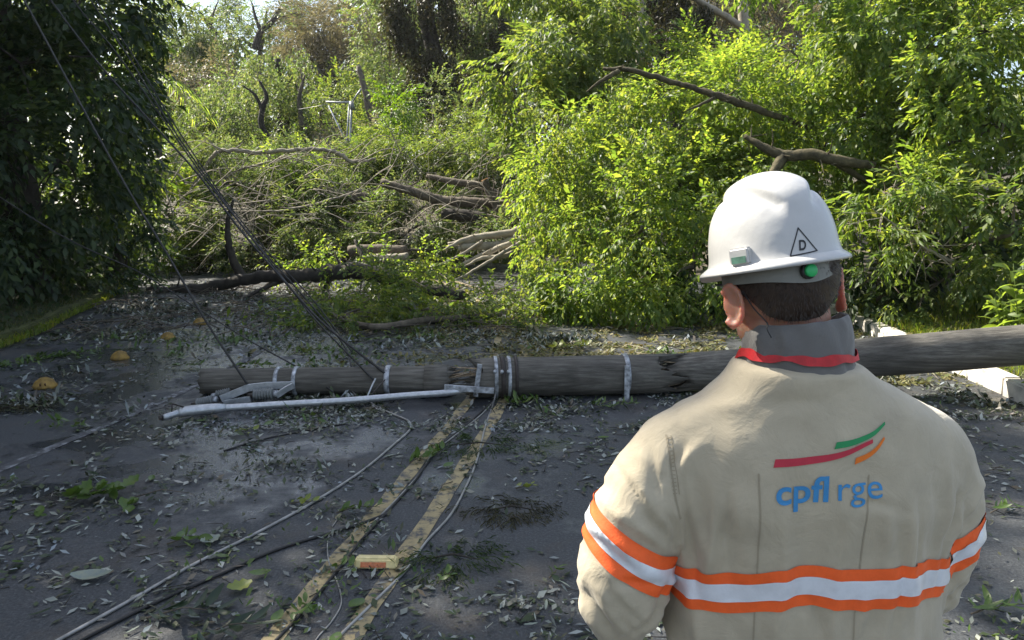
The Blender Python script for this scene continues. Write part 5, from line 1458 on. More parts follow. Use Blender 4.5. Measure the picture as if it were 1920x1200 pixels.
# trunk core and arms inside the jacket
rings(mb, [(.92, .50, .14, 1.245, .09), (1.1, .50, .13, 1.24, .09), (1.28, .49, .16, 1.235, .09), (1.36, .485, .13, 1.228, .08), (1.43, .474, .07, 1.22, .06)], 24, 2.1)
for A, sgn in ((ARM_L, 1), (ARM_R, -1)):
    s = spline(A, 4)
    mb.tube([(p[0], p[1], p[2]) for p in s], [p[3] * .62 for p in s], 12)
    w = Vector(A[-1][:3]); d = (w - Vector(A[-2][:3])).normalized()
    inn = Vector((sgn, .1, 0)).normalized(); dn = Vector((0, 0, -1))
    palm_c = w + d * .055
    mb.tube([w - d * .01, w + d * .03], [.027, .026], 12)
    mb.ellipsoid(palm_c, (.030, .048, .016), Matrix((inn, d, inn.cross(d))).transposed(), 16, 10)
    sd = inn
    for k, L in enumerate((.066, .075, .070, .056)):
        b0 = palm_c + d * .040 + sd * ((k - 1.5) * .0175)
        bend = Vector((0, 0, -1))
        mb.tube([b0 - d * .012, b0 + d * L * .36, b0 + d * L * .66 + bend * L * .28, b0 + d * L * .78 + bend * L * .58], [.0088, .0085, .0078, .0065], 9)
        mb.ellipsoid(b0 + d * L * .78 + bend * L * .58, (.0066, .0066, .0066), None, 9, 7)
    tb = palm_c - d * .018 + sd * .026
    mb.tube([tb, tb + sd * .024 + d * .022, tb + sd * .030 + d * .048 + Vector((0, 0, -.008)), tb + sd * .024 + d * .066 + Vector((0, 0, -.014))], [.0125, .0105, .0095, .0075], 9)
bv, be, bf = remesh(mb.v, mb.f, .0034, 3, .5)
add_part('body', bv, bf, M['skin'], man)
BB = BVHTree.FromPolygons([tuple(p) for p in bv], bf)
# short hair: a cap on the skull and cropped strands
hv = []; hf = []; nu, nv_ = 60, 26
def hairline(az):
    """lowest hair height (local) by angle from the back of the head"""
    a = abs(az)
    return float(np.interp(a, [0, .5, .95, 1.25, 1.55, 1.9, 2.6, 3.15], [-.052, -.050, -.040, -.010, .010, .035, .06, .07]))
for i in range(nv_ + 1):
    for j in range(nu):
        az = 2 * math.pi * j / nu - math.pi
        zl = hairline(az) + (.10 - hairline(az)) * (i / nv_)
        d = HR @ Vector((math.sin(az), -math.cos(az), 0))
        o = hl(0, -.012, zl)
        h = BB.ray_cast(o + d * .25, -d)
        p = h[0] if h[0] is not None else o + d * .03
        # stay on the skull, not on the ears
        loc = HR.transposed() @ (p - HC)
        if abs(loc.x) > .080: loc.x = math.copysign(.080, loc.x)
        hv.append(HC + HR @ loc + d * (.0012 + .0030 * min(1, i / 5)))
for i in range(nv_):
    for j in range(nu):
        hf.append((i * nu + j, i * nu + (j + 1) % nu, (i + 1) * nu + (j + 1) % nu, (i + 1) * nu + j))
hair = add_part('hair', hv, hf, M['hair'], man)
sv = []; sf = []
for k in range(5200):
    i = random.randrange(0, nv_); j = random.randrange(nu)
    a = hv[i * nu + j]; b_ = hv[i * nu + (j + 1) % nu]; c = hv[(i + 1) * nu + j]
    p = a + (b_ - a) * random.random() + (c - a) * random.random()
    nrm = (p - hl(0, -.012, .02)).normalized()
    dn = (Vector((0, 0, -1)) + nrm * .75 + Vector((random.gauss(0, .35), random.gauss(0, .35), 0))).normalized()
    sd = nrm.cross(dn).normalized() * .0006
    L = random.uniform(.005, .010)
    n0 = len(sv)
    sv += [p - sd, p + sd, p + dn * L]; sf.append((n0, n0 + 1, n0 + 2))
st = add_part('hair_strands', sv, sf, M['hair'], hair, False); st['kind'] = 'stuff'

# --- grey hood collar round the neck, red ribbon and spectacle cord
gv = []; gf = []; nu = 72
prof = [(1.445, .093, .089, .468), (1.462, .090, .087, .464), (1.480, .0875, .084, .460), (1.500, .0865, .082, .457), (1.524, .084, .081, .455), (1.545, .081, .079, .453), (1.558, .0775, .076, .451), (1.563, .073, .072, .451), (1.556, .068, .068, .451), (1.52, .063, .063, .454)]
for i, (z, a, b_, cx) in enumerate(prof):
    for j in range(nu):
        t = 2 * math.pi * j / nu
        x = math.cos(t); y = math.sin(t)
        left = max(0, -x)
        zz = z + (-.012 * max(0, -x) + .006 * max(0, x)) * smoothstep(1.47, 1.55, z) - .035 * max(0, y) * smoothstep(1.47, 1.55, z)
        w = noise.noise(Vector((x * 3.0, y * 3.0, z * 42 + x * 5))) * .0075 + noise.noise(Vector((x * 6, y * 6, z * 80))) * .0034
        w += left * .004 * math.sin(z * 170 + x * 4)
        gv.append(Vector((cx + (a + w) * x, 1.208 + (b_ + w) * y, zz)))
for i in range(len(prof) - 1):
    for j in range(nu): gf.append((i * nu + j, i * nu + (j + 1) % nu, (i + 1) * nu + (j + 1) % nu, (i + 1) * nu + j))
hood = add_part('hood_collar', gv, gf, M['grey_cloth'], man)
md = hood.modifiers.new('s', 'SUBSURF'); md.levels = 1; md.render_levels = 1
hood['label'] = 'grey hood collar bunched round the neck'
HB = BVHTree.FromPolygons([tuple(p) for p in gv], gf)
rv = []; rf = []
n = 120
for i in range(n):
    t = 2 * math.pi * i / n
    d = Vector((math.cos(t), math.sin(t), 0))
    front = max(0, math.sin(t))
    zc = 1.5005 - .0045 * math.sin(t) - .002 * math.sin(t * 7) - .10 * front ** 2
    hw = .0075 * (.5 + .5 * abs(math.sin(t * 2.1 + .75))) + .0010 * math.sin(t * 13)
    grow = .004 * math.sin(t * 9) * .3 + .055 * front ** 2
    for s in (-1, 1):
        rv.append(Vector((.458 + (.0895 + grow - s * .0016) * d.x, 1.2085 + (.0868 + grow - s * .0016) * d.y, zc + hw * s)))
for i in range(n): rf.append((i * 2, (i * 2 + 2) % (2 * n), (i * 2 + 3) % (2 * n), i * 2 + 1))
rib = add_part('ribbon', rv, rf, M['red'], man, False)
md = rib.modifiers.new('s', 'SOLIDIFY'); md.thickness = .0008
mb = MB(); mb.tube(spline([hl(-.080, -.030, .010), hl(-.074, -.052, -.022), hl(-.066, -.074, -.045), Vector((.380, 1.127, 1.552)), Vector((.386, 1.124, 1.540))], 8), .0011, 6)
mb.build('spectacle_cord', M['ink_black'], man, MO)
mb = MB(); mb.tube(spline([hl(-.078, .06, .012), hl(-.083, .01, .014), hl(-.084, -.020, .012), hl(-.080, -.034, .000)], 6), .0022, 6)
mb.build('spectacle_temple', M['ink_black'], man, MO)

# --- helmet
KC = hl(-.008, -.002, .043)
TILT = HR @ Matrix.Rotation(R(-3), 3, 'X')
def kl(x, y, z): return KC + TILT @ Vector((x, y, z))
AX, AY, HH = .0935, .1150, .1330
def shell_pt(az, t):
    """az from the back, t 0 at the brim to 1 at the crown"""
    rr = (1 - t ** 2.35) ** (1 / 2.15)
    x = math.sin(az) * AX * rr; y = -math.cos(az) * AY * rr; z = HH * t
    # crown ribs: a raised centre rib with a hollow on each side, fading down the back
    ax = abs(x)
    backness = smoothstep(.44, .72, t) if y < 0 else smoothstep(.40, .62, t)
    wid = .016 + .10 * max(0, t - .60)
    plate = 1 - smoothstep(wid, wid + .010, ax)
    groove = np.exp(-((ax - (wid + .017)) / .010) ** 2)
    h = backness * (.0062 * plate - .0072 * groove)
    side = .0018 * np.exp(-((ax - .075) / .012) ** 2) * smoothstep(.3, .6, t)
    k = 1 + (h + side) / .12
    flare = .004 * np.exp(-t / .05)
    r0 = math.hypot(x, y) + 1e-9
    return (x * k + x / r0 * flare, y * k + y / r0 * flare, z * (1 + h / .15))
nu, nv_ = 144, 64
hv = []; hf = []
rows = []
for i in range(nv_ + 1):
    t = (1 - (1 - i / nv_) ** 1.6)
    rows.append([kl(*shell_pt(2 * math.pi * j / nu - math.pi, min(t, .9995))) for j in range(nu)])
def brim_w(az):
    a = abs(az)
    return float(np.interp(a, [0, .8, 1.6, 2.2, 2.7, 3.15], [.012, .011, .011, .016, .030, .036]))
brim_rows = []
for (f, dz, inset) in ((0.0, .0005, 0), (.35, -.0025, 0), (.85, -.0070, 0), (1.0, -.0100, 0), (.985, -.0135, 0), (.5, -.0115, 0), (0, -.0080, 0), (-.35, .004, 0)):
    rw = []
    for j in range(nu):
        az = 2 * math.pi * j / nu - math.pi
        x, y, z = shell_pt(az, 0.0); r0 = math.hypot(x, y); w = brim_w(az) * f if f >= 0 else f * .012
        drop = -.010 * smoothstep(.3, 1.0, -math.cos(az)) if f > .2 else 0
        rw.append(kl(x + x / r0 * w, y + y / r0 * w, dz + drop * (f if f > 0 else 0)))
    brim_rows.append(rw)
for rw in rows: hv += rw
for i in range(nv_):
    for j in range(nu): hf.append((i * nu + j, i * nu + (j + 1) % nu, (i + 1) * nu + (j + 1) % nu, (i + 1) * nu + j))
hv.append(kl(0, 0, HH * (1 + .0052 / .15))); top = len(hv) - 1
for j in range(nu): hf.append((nv_ * nu + j, nv_ * nu + (j + 1) % nu, top))
helmet = add_part('helmet', hv, hf, M['helmet'], man)
helmet['label'] = 'white safety helmet with triangle mark at the back'
SHB = BVHTree.FromPolygons([tuple(p) for p in hv], hf)
bv2 = []; bf2 = []
for rw in brim_rows: bv2 += rw
for i in range(len(brim_rows) - 1):
    for j in range(nu): bf2.append((i * nu + j, (i + 1) * nu + j, (i + 1) * nu + (j + 1) % nu, i * nu + (j + 1) % nu))
add_part('brim', bv2, bf2, M['helmet'], helmet)
# inside of the shell
iv = []; if_ = []
for i in range(0, nv_ + 1, 4):
    for j in range(0, nu, 3):
        p = rows[i][j]; iv.append(p + (kl(0, 0, .04) - p).normalized() * .004)
m2 = nu // 3
for i in range(nv_ // 4):
    for j in range(m2): if_.append((i * m2 + j, (i + 1) * m2 + j, (i + 1) * m2 + (j + 1) % m2, i * m2 + (j + 1) % m2))
add_part('lining', iv, if_, M['helmet_grey'], helmet)
# harness band with ratchet knob at the nape
nv2 = []; nf2 = []; n = 44
for i in range(n + 1):
    az = -1.75 + 3.5 * i / n
    w = .0095 + .0075 * np.exp(-(az / .55) ** 2)
    drop = -.025 - .004 * np.exp(-(az / .6) ** 2)
    for s, out in ((1, 0), (1, .002), (-1, .002), (-1, 0)):
        r_ = 1.0
        x = math.sin(az) * (.083 + out); y = -.006 - math.cos(az) * (.099 + out)
        nv2.append(kl(x, y, drop + w * s * .9 + .004))
for i in range(n):
    for k in range(4): nf2.append((i * 4 + k, i * 4 + (k + 1) % 4, (i + 1) * 4 + (k + 1) % 4, (i + 1) * 4 + k))
nf2.append((3, 2, 1, 0)); nf2.append((n * 4, n * 4 + 1, n * 4 + 2, n * 4 + 3))
hb = add_part('harness_band', nv2, nf2, M['helmet_grey'], helmet, False)
kc = kl(-.006, -.006 - .101, -.023); kd = TILT @ Vector((.06, -1, 0)).normalized()
mb = MB(); mb.tube([kc, kc + kd * .006, kc + kd * .0075], [.0118, .0118, .0110], 28); mb.build('knob_rim', M['ink_black'], helmet, MO)
mb = MB(); mb.tube([kc + kd * .006, kc + kd * .012, kc + kd * .0135], [.0094, .0094, .008], 28); mb.build('knob', M['knob'], helmet, MO)
# slot clip on the left rear with its small printed label
az = -1.02
x, y, z = shell_pt(az, .06)
c = kl(x, y, z + .004); od = TILT @ Vector((math.sin(az), -math.cos(az), 0)).normalized(); td = od.cross(TILT @ Vector((0, 0, 1))).normalized()
RM_ = Matrix((td, od, TILT @ Vector((0, 0, 1)))).transposed()
bm = bmesh.new(); bmesh.ops.create_cube(bm, size=1); bmesh.ops.scale(bm, vec=(.034, .016, .026), verts=bm.verts); bmesh.ops.bevel(bm, geom=list(bm.edges), offset=.003, segments=3, affect='EDGES')
for v in bm.verts: v.co = RM_ @ v.co + c - MO
me = bpy.data.meshes.new('slot_clip'); bm.to_mesh(me); bm.free()
link('slot_clip', me, M['helmet'], helmet)
mb = MB(); mb.box(c + od * .0086 + (TILT @ Vector((0, 0, -.005))), (.024, .0008, .010), RM_); mb.build('clip_label', M['label_green'], helmet, MO)
# triangle mark with its letter
tri = [(.4120, 1.7025), (.4000, 1.6625), (.4385, 1.6705)]
for i in range(3):
    a = tri[i]; b_ = tri[(i + 1) % 3]
    d = Vector((b_[0] - a[0], b_[1] - a[1])).normalized() * .0007
    stroke(SHB, [(a[0] - d.x + (b_[0] - a[0] + 2 * d.x) * k / 8, a[1] - d.y + (b_[1] - a[1] + 2 * d.y) * k / 8) for k in range(9)], .0018, .0007, M['ink_black'], 'triangle_edge', helmet)
lettering('D', .4125, .4225, 1.6712, .08, .0105, .03, SHB, .0008, M['ink_black'], 'lettering', helmet)

# ================================================================== LITTER, GRASS, SPRIGS
def flat_leaves(name, pts, sizes, mat, label=None, cat=None, tilt=.25, z0=.006, asp=.45, parent=None):
    """Loose leaves lying flat: folded diamonds turned at random."""
    n = len(pts)
    base = np.array([(-.5, 0, 0), (-.05, .5 * asp, .08), (.5, 0, .05), (-.05, -.5 * asp, .03)])
    F0 = np.array([(0, 2, 1), (0, 3, 2)])
    az = rng.uniform(0, 2 * np.pi, n); tx = rng.normal(0, tilt, n); ty = rng.normal(0, tilt, n)
    ca, sa = np.cos(az), np.sin(az)
    V = np.tile(base, (n, 1, 1))
    V[:, :, 1] *= rng.uniform(.5, 1.3, n)[:, None]
    V *= sizes[:, None, None]
    V[:, :, 2] += V[:, :, 0] * tx[:, None] + V[:, :, 1] * ty[:, None]
    V[:, :, 2] -= V[:, :, 2].min(1)[:, None]
    x = V[:, :, 0] * ca[:, None] - V[:, :, 1] * sa[:, None]; y = V[:, :, 0] * sa[:, None] + V[:, :, 1] * ca[:, None]
    W = np.stack([x + pts[:, 0:1], y + pts[:, 1:2], V[:, :, 2] + pts[:, 2:3] + z0], 2)
    F = F0[None] + (np.arange(n) * 4)[:, None, None]
    TOTAL[0] += F.shape[0] * 2
    o = link(name, mesh_np(name, W.reshape(-1, 3), F.reshape(-1, 3)), mat, parent)
    tag(o, label, cat, kind='stuff')
    return o
def scatter(n, x0, x1, y0, y1, f=None, ny=1.0):
    """n points in the box, thinned by the patchy density f(x, y)"""
    out = []
    while len(out) < n:
        m = n * 3
        X = rng.uniform(x0, x1, m); Y = y0 + (y1 - y0) * rng.random(m) ** ny
        for a, b in zip(X, Y):
            if a < xl(b) + .1 or a > xr(b) - .1: continue
            d = .32 + 1.0 * noise.noise(Vector((a * .9, b * .9, 3))) + 1.0 * noise.noise(Vector((a * 3.1, b * 3.1, 8)))
            if f: d *= f(a, b)
            if random.random() < d:
                out.append((a, b, 0)); 
                if len(out) >= n: break
    return np.array(out)
p = scatter(22000, -6, 4.4, 1.8, 13, lambda x, y: 1.0 if x < 1.2 else .75, 1.5)
flat_leaves('leaf_litter', p, rng.uniform(.018, .065, len(p)) , M['litter'], 'small dark and pale leaf scraps strewn over the shaded tarmac', 'leaf litter', .22)
def drifts(n, k, x0, x1, y0, y1):
    c = scatter(k, x0, x1, y0, y1)
    w = rng.random(k) ** 2.2 + .05; w /= w.sum()
    i = rng.choice(k, n, p=w)
    a = rng.uniform(0, np.pi, k)[i]; r = rng.uniform(.10, .42, k)[i]
    g1 = rng.normal(0, 1, n) * r; g2 = rng.normal(0, .42, n) * r
    p = np.stack([c[i, 0] + g1 * np.cos(a) - g2 * np.sin(a), c[i, 1] + g1 * np.sin(a) + g2 * np.cos(a), np.abs(rng.normal(0, .012, n))], 1)
    return p[(p[:, 0] > xl(p[:, 1]) + .1) & (p[:, 0] < xr(p[:, 1]) - .1)]
p = drifts(9000, 90, -5.5, 4.2, 2.4, 9.5)
flat_leaves('leaf_drifts', p, rng.uniform(.02, .080, len(p)) * np.clip(p[:, 1] / 6.5, .5, 1), M['litter'], 'drifts of torn leaves gathered in clumps on the tarmac', 'leaf litter', .55)
p = drifts(2600, 60, -5.5, 4.2, 2.4, 9.5)
flat_leaves('green_scraps', p, rng.uniform(.03, .085, len(p)) * np.clip(p[:, 1] / 6.5, .5, 1), M['leaf_fallen'], 'green leaf scraps lying in small clumps on the tarmac', 'leaf litter', .6)
p = scatter(19000, -3, 4.6, 6.9, 12.5, lambda x, y: 1.2 * float(smoothstep(-2.4, .6, x)) + .12, 1.0)
flat_leaves('dry_leaf_litter', p, rng.uniform(.03, .09, len(p)), M['litter_dry'], 'sunlit yellowish leaf litter carpeting the road behind the pole', 'leaf litter', .35)
p = scatter(15000, -6.5, 1, 8.6, 15.5, lambda x, y: .35 + .9 * float(smoothstep(10.0, 11.6, y)) * float(smoothstep(13.6, 12.4, y)), 1.0)
flat_leaves('dark_leaf_litter', p, rng.uniform(.03, .09, len(p)), M['litter'], 'dark leaf litter among the twigs on the far road', 'leaf litter', .4)
p = scatter(4500, -2.5, 4.4, 5.5, 6.6, lambda x, y: 1.0)
flat_leaves('leaf_fragments', p, rng.uniform(.015, .055, len(p)), M['litter'], 'leaf fragments gathered along the front of the fallen pole', 'leaf litter', .4)
p = scatter(3200, -5.5, 4.2, 10.0, 13.0, lambda x, y: float(smoothstep(-4.5, -2.0, x)))
flat_leaves('green_leaf_litter', p, rng.uniform(.05, .12, len(p)), M['leaf_green'], 'torn green leaves heaped low around the leafy branch in the road', 'leaf litter', .8, .02)
# twigs
def twig_litter(name, label, n, x0, x1, y0, y1, L, r, mat, lift=.0):
    pts = scatter(n, x0, x1, y0, y1)
    mb = MB()
    for q in pts:
        a = random.uniform(0, 6.28); l = L * random.uniform(.35, 1.3)
        d = Vector((math.cos(a), math.sin(a), 0)) * l; s_ = Vector((-d.y, d.x, 0)) * random.uniform(-.2, .2)
        z = r + .004
        c = Vector((q[0], q[1], z))
        mb.tube([c - d / 2, c + s_ + Vector((0, 0, random.uniform(0, .02) + lift * random.random())), c + d / 2 + Vector((0, 0, lift * random.random()))], [r, r * .8, r * .35], 4)
    o = mb.build(name, M[mat]); tag(o, label, 'twigs', kind='stuff')
twig_litter('twig_litter', 'small dark twigs scattered over the near road', 520, -5, 4, 2.2, 7, .16, .0028, 'bark_dark')
twig_litter('dead_twigs', 'brown twigs and sticks strewn under the long dark limb', 420, -6.5, .5, 9.5, 14.5, .7, .008, 'bark', .12)
twig_litter('pale_sticks', 'pale dry sticks lying behind the pole on the right', 110, -.5, 4.4, 7.2, 11, .35, .005, 'bark_pale', .03)

# single leaves that lie apart on the near road
def leaf_mesh(L, W, seg=6, curl=.15, lobed=0.0):
    V = []; F = []
    for i in range(seg + 1):
        t = i / seg
        w = W / 2 * math.sin(math.pi * min(1, t * .92 + .04)) ** .8 * (1 + lobed * (1 if i % 2 else -1))
        z = curl * L * (t - .5) ** 2 * 2
        V += [((t - .5) * L, w, z + w * .25), ((t - .5) * L, 0, z), ((t - .5) * L, -w, z + w * .25)]
    for i in range(seg):
        for k in (0, 1): F.append((i * 3 + k, i * 3 + k + 1, (i + 1) * 3 + k + 1, (i + 1) * 3 + k))
    me = bpy.data.meshes.new('leaf'); me.from_pydata(V, [], F); me.polygons.foreach_set('use_smooth', [True] * len(F)); me.update()
    return me
variants = []
for lab, mt, grp in (('small loose leaf lying pale underside up on the near tarmac', 'leaf_pale', 'pale loose leaves on the near road'),
                     ('small loose green leaf lying flat on the near tarmac', 'leaf_fallen', 'green loose leaves on the near road'),
                     ('narrow dark loose leaf lying on the near tarmac', 'leaf_fallen_dark', 'dark loose leaves on the near road')):
    for k in range(3):
        L = random.uniform(.055, .095)
        me = leaf_mesh(L, L * (random.uniform(.16, .26) if mt != 'leaf_fallen' else random.uniform(.4, .6)), 6, random.uniform(-.1, .3), .12 if k == 2 else 0)
        me.materials.append(M[mt]); variants.append((me, lab, grp))
sp_ = scatter(230, -3.6, 2.6, 2.5, 5.8)
for i, q in enumerate(sp_):
    me, lab, grp = variants[random.choices(range(9), [3, 3, 3, 1, 1, 1, 3, 3, 3])[0]]
    o = bpy.data.objects.new('fallen_leaf', me); C.objects.link(o)
    o.location = (q[0], q[1], .014); o.rotation_euler = (random.gauss(0, .18), random.gauss(0, .18), random.uniform(0, 6.28))
    s_ = random.uniform(.75, 1.3); o.scale = (s_, s_, s_)
    tag(o, lab, 'leaf', grp)

# torn-off sprigs, each with its stem and leaves
LM = {k: [leaf_mesh(1, w, 7, c, lb) for w, c, lb in vs] for k, vs in {'oval': [(.5, .2, 0), (.45, -.1, 0), (.55, .3, 0)], 'lobed': [(.75, .25, .22), (.65, .1, .2), (.8, .3, .25)], 'lance': [(.22, .25, 0), (.18, .1, 0), (.25, .35, 0)]}.items()}
LMAT = {}
def sprig(label, px, size, nleaf, shape, mat, leafL, name='leafy_sprig', rz=None, flat=.25):
    c = gnd(*px); c.z = .006
    root = empty(name, c, label, 'sprig')
    a0 = random.uniform(0, 6.28) if rz is None else rz
    ax = Vector((math.cos(a0), math.sin(a0), 0))
    mb = MB(); mb.tube([-ax * size * .5 + Vector((0, 0, .006)), Vector((0, 0, .03 * size / .2)), ax * size * .5 + Vector((0, 0, .02))], [.004, .003, .0015], 5); mb.build('stem', M['bark'], root)
    for k in range(nleaf):
        t = (k + .5) / nleaf - .5
        key = (shape, mat, k % 3)
        if key not in LMAT:
            m_ = LM[shape][k % 3].copy(); m_.materials.append(M[mat]); LMAT[key] = m_
        o = bpy.data.objects.new('leaf', LMAT[key]); C.objects.link(o); o.parent = root
        L = leafL * random.uniform(.5, .95); an = a0 + (1 if k % 2 else -1) * random.uniform(.4, 1.4)
        pitch = -abs(random.gauss(0, flat)) 
        d = Vector((math.cos(an) * math.cos(pitch), math.sin(an) * math.cos(pitch), -math.sin(pitch)))
        b_ = ax * size * t + Vector((0, 0, .012 + .02 * random.random()))
        o.location = b_ + d * L * .5
        o.rotation_euler = (random.gauss(0, .45), pitch, an)
        o.scale = (L, L, L)
for a in [('large green sprig with lobed leaves, leftmost on the near road', (178, 935), .30, 16, 'lobed', 'leaf_fallen', .13, 'leafy_sprig', .5, .5),
          ('small drooping green sprig just right of the large lobed one', (243, 958), .10, 6, 'lobed', 'leaf_fallen', .09, 'leafy_sprig', 1.2, .5),
          ('dark thin twig with few leaves right of the lobed sprigs', (305, 935), .34, 7, 'oval', 'leaf_fallen_dark', .06, 'leafy_sprig', .1, .3),
          ('flattened pair of green leaves below the lobed sprigs', (345, 1020), .16, 5, 'oval', 'leaf_fallen', .10, 'leafy_sprig', .3, .15),
          ('bright small sprig below the middle of the lamp arm', (458, 815), .16, 6, 'oval', 'leaf_yellow', .08, 'leafy_sprig', 0, .3),
          ('bright sprig touching the pale cable, left of the yellow lines', (568, 948), .14, 6, 'oval', 'leaf_yellow', .07, 'leafy_sprig', 0, .3),
          ('yellow-green sprig lying over the left yellow line', (672, 962), .24, 12, 'oval', 'leaf_fallen', .08, 'leafy_sprig', .2, .5),
          ('green leaf cluster between the yellow lines, nearer the pole', (800, 862), .30, 18, 'oval', 'leaf_fallen', .09, 'leafy_sprig', .8, .6),
          ('dark lance-leaved sprig at the bottom edge left of centre', (345, 1160), .30, 15, 'lance', 'leaf_fallen_dark', .15, 'leafy_sprig', .1, .2),
          ('second dark sprig at the bottom edge, nearer the left yellow line', (430, 1190), .26, 12, 'lance', 'leaf_fallen_dark', .14, 'leafy_sprig', .4, .2),
          ('green sprig on the left yellow line below the cream block', (560, 1160), .16, 8, 'oval', 'leaf_fallen', .09, 'leafy_sprig', 1.4, .4),
          ('small green sprig on the cable left of the cream block', (640, 1075), .10, 6, 'oval', 'leaf_fallen', .06, 'leafy_sprig', .3, .5),
          ('tiny bright sprig right of the yellow lines, above the shaggy clump', (985, 918), .12, 7, 'oval', 'leaf_yellow', .06, 'leafy_sprig', .2, .4),
          ('small green sprig right of the cream block', (835, 1090), .10, 6, 'oval', 'leaf_fallen', .06, 'leafy_sprig', 1.0, .6),
          ('green sprig at the lower middle, near the man\'s sleeve', (1040, 1080), .10, 5, 'oval', 'leaf_fallen', .05, 'leafy_sprig', 1.0, .4),
          ('grassy green sprig in front of the pole strap', (1150, 765), .42, 20, 'lance', 'leaf_fallen', .14, 'leafy_sprig', .1, .4),
          ('bright leaf sprig behind the pole, left of its clamp', (720, 640), .5, 16, 'oval', 'leaf_fallen', .13, 'leafy_sprig', .1, .4),
          ('yellow-green sprig behind the pole, left of the man', (1065, 655), .5, 18, 'oval', 'leaf_yellow', .13, 'leafy_sprig', .3, .5),
          ('green sprig on the road left of the second domed stud', (170, 745), .2, 7, 'lance', 'leaf_fallen_dark', .10, 'leafy_sprig', .3, .3),
          ('leafy scrap between the pole tip and the third stud', (350, 690), .3, 10, 'oval', 'leaf_fallen', .10, 'leafy_sprig', .1, .3),
          ('green scrap behind the tip end of the pole', (470, 690), .4, 12, 'oval', 'leaf_fallen', .11, 'leafy_sprig', .1, .4),
          ('sprig on the tarmac at the right edge, beside the man', (1880, 960), .2, 10, 'lance', 'leaf_fallen', .11, 'leafy_sprig', .4, .3),
          ('loose leafy twig at the lower right corner beside the man', (1870, 1150), .26, 14, 'lance', 'leaf_fallen', .13, 'leafy_sprig', .2, .3)]:
    sprig(*a)
def single(label, px, L, shape, mat, rz):
    c = gnd(*px)
    m_ = LM[shape][0].copy(); m_.materials.append(M[mat])
    o = bpy.data.objects.new('large_leaf', m_); C.objects.link(o); o.location = (c.x, c.y, .02); o.scale = (L, L, L); o.rotation_euler = (.1, 0, rz); tag(o, label, 'leaf')
single('broad pale upturned leaf above the pale cable at lower left', (170, 1088), .17, 'oval', 'leaf_pale', .1)
single('single bright oval leaf between the two cables at lower left', (488, 1082), .10, 'oval', 'leaf_fallen', .2)
single('bright torn leaf on the dark cable, lower left of the yellow lines', (450, 1108), .11, 'lobed', 'leaf_yellow', .6)
single('bright green leaf by the second dark sprig, bottom edge', (520, 1165), .09, 'oval', 'leaf_fallen', 1.4)
single('pale torn leaf below the lobed sprig', (395, 1020), .10, 'lobed', 'leaf_pale', .8)
# shaggy clumps of needle-like foliage
def clump(label, px, r, mat, n):
    c = gnd(*px); c.z = .01
    root = empty('shaggy_clump', c, label, 'clump')
    e = rng.normal(0, 1, (n, 3)); e[:, 2] = np.abs(e[:, 2]) * .22
    p = np.array(c) + e * np.array([r, r * .45, r * .35]) * .5
    d = e * 1.0; d[:, 2] = rng.uniform(-.05, .25, n)
    o = link('foliage', sprays_mesh('foliage', p, d, np.full(n, .42) * rng.uniform(.7, 1.2, n), 'needle', True, c), M[mat], root); o['kind'] = 'stuff'
    mb = MB(); mb.tube([Vector((-r * .6, 0, .01)), Vector((0, .02, .025)), Vector((r * .6, -.01, .01))], [.004, .006, .002], 5); mb.build('stem', M['bark_dark'], root)
clump('dark green shaggy clump lying across both yellow lines near the pole', (900, 840), .36, 'leaf_dark', 60)
clump('dark shaggy clump right of the yellow lines, middle of the road', (962, 962), .22, 'leaf_vine', 60)
clump('dark shaggy clump directly right of the cream block', (850, 1055), .22, 'leaf_dark', 50)
clump('brownish shaggy clump on the tarmac far left below the studs', (25, 770), .22, 'leaf_vine', 34)

# grass on the right verge, ground cover on the left
def blades(name, label, pts, hmin, hmax, w, mat, lean=.35):
    n = len(pts)
    a = rng.uniform(0, 2 * np.pi, n); h = rng.uniform(hmin, hmax, n); l = rng.normal(0, lean, (n, 2)) * h[:, None]
    dx = np.cos(a) * w; dy = np.sin(a) * w
    V = np.zeros((n, 5, 3))
    V[:, 0] = pts + np.stack([-dx, -dy, np.zeros(n)], 1); V[:, 1] = pts + np.stack([dx, dy, np.zeros(n)], 1)
    mid = pts + np.stack([l[:, 0] * .35, l[:, 1] * .35, h * .6], 1)
    V[:, 2] = mid + np.stack([dx, dy, np.zeros(n)], 1) * .8; V[:, 3] = mid - np.stack([dx, dy, np.zeros(n)], 1) * .8
    V[:, 4] = pts + np.stack([l[:, 0] * 1.2, l[:, 1] * 1.2, h * .95], 1)
    F0 = np.array([(0, 1, 2), (0, 2, 3), (3, 2, 4)])
    F = F0[None] + (np.arange(n) * 5)[:, None, None]
    o = link(name, mesh_np(name, V.reshape(-1, 3), F.reshape(-1, 3)), M[mat]); tag(o, label, 'grass', kind='stuff')
def verge_pts(n, side, y0, y1, d0, d1, pw=1.0):
    y = rng.uniform(y0, y1, n); d = d0 + (d1 - d0) * rng.random(n) ** pw
    if side > 0:
        x = xr(y) + d; z = .13 + (d - .1) / 5.4 * .65
    else:
        x = xl(y) - d; z = .13 + (d - .1) / 5.4 * .49
    return np.stack([x, y, z], 1)
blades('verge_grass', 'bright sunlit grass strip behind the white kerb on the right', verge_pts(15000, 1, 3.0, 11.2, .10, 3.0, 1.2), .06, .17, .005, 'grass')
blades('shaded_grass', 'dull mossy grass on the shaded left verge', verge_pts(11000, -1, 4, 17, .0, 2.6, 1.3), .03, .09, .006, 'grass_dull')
p = verge_pts(5200, -1, 4, 17, .05, 4.5); flat_leaves('ground_ivy', p, rng.uniform(.04, .10, len(p)), M['leaf_dark'], 'dark ivy leaves covering the shaded left verge', 'ivy', .5, .03, .7)
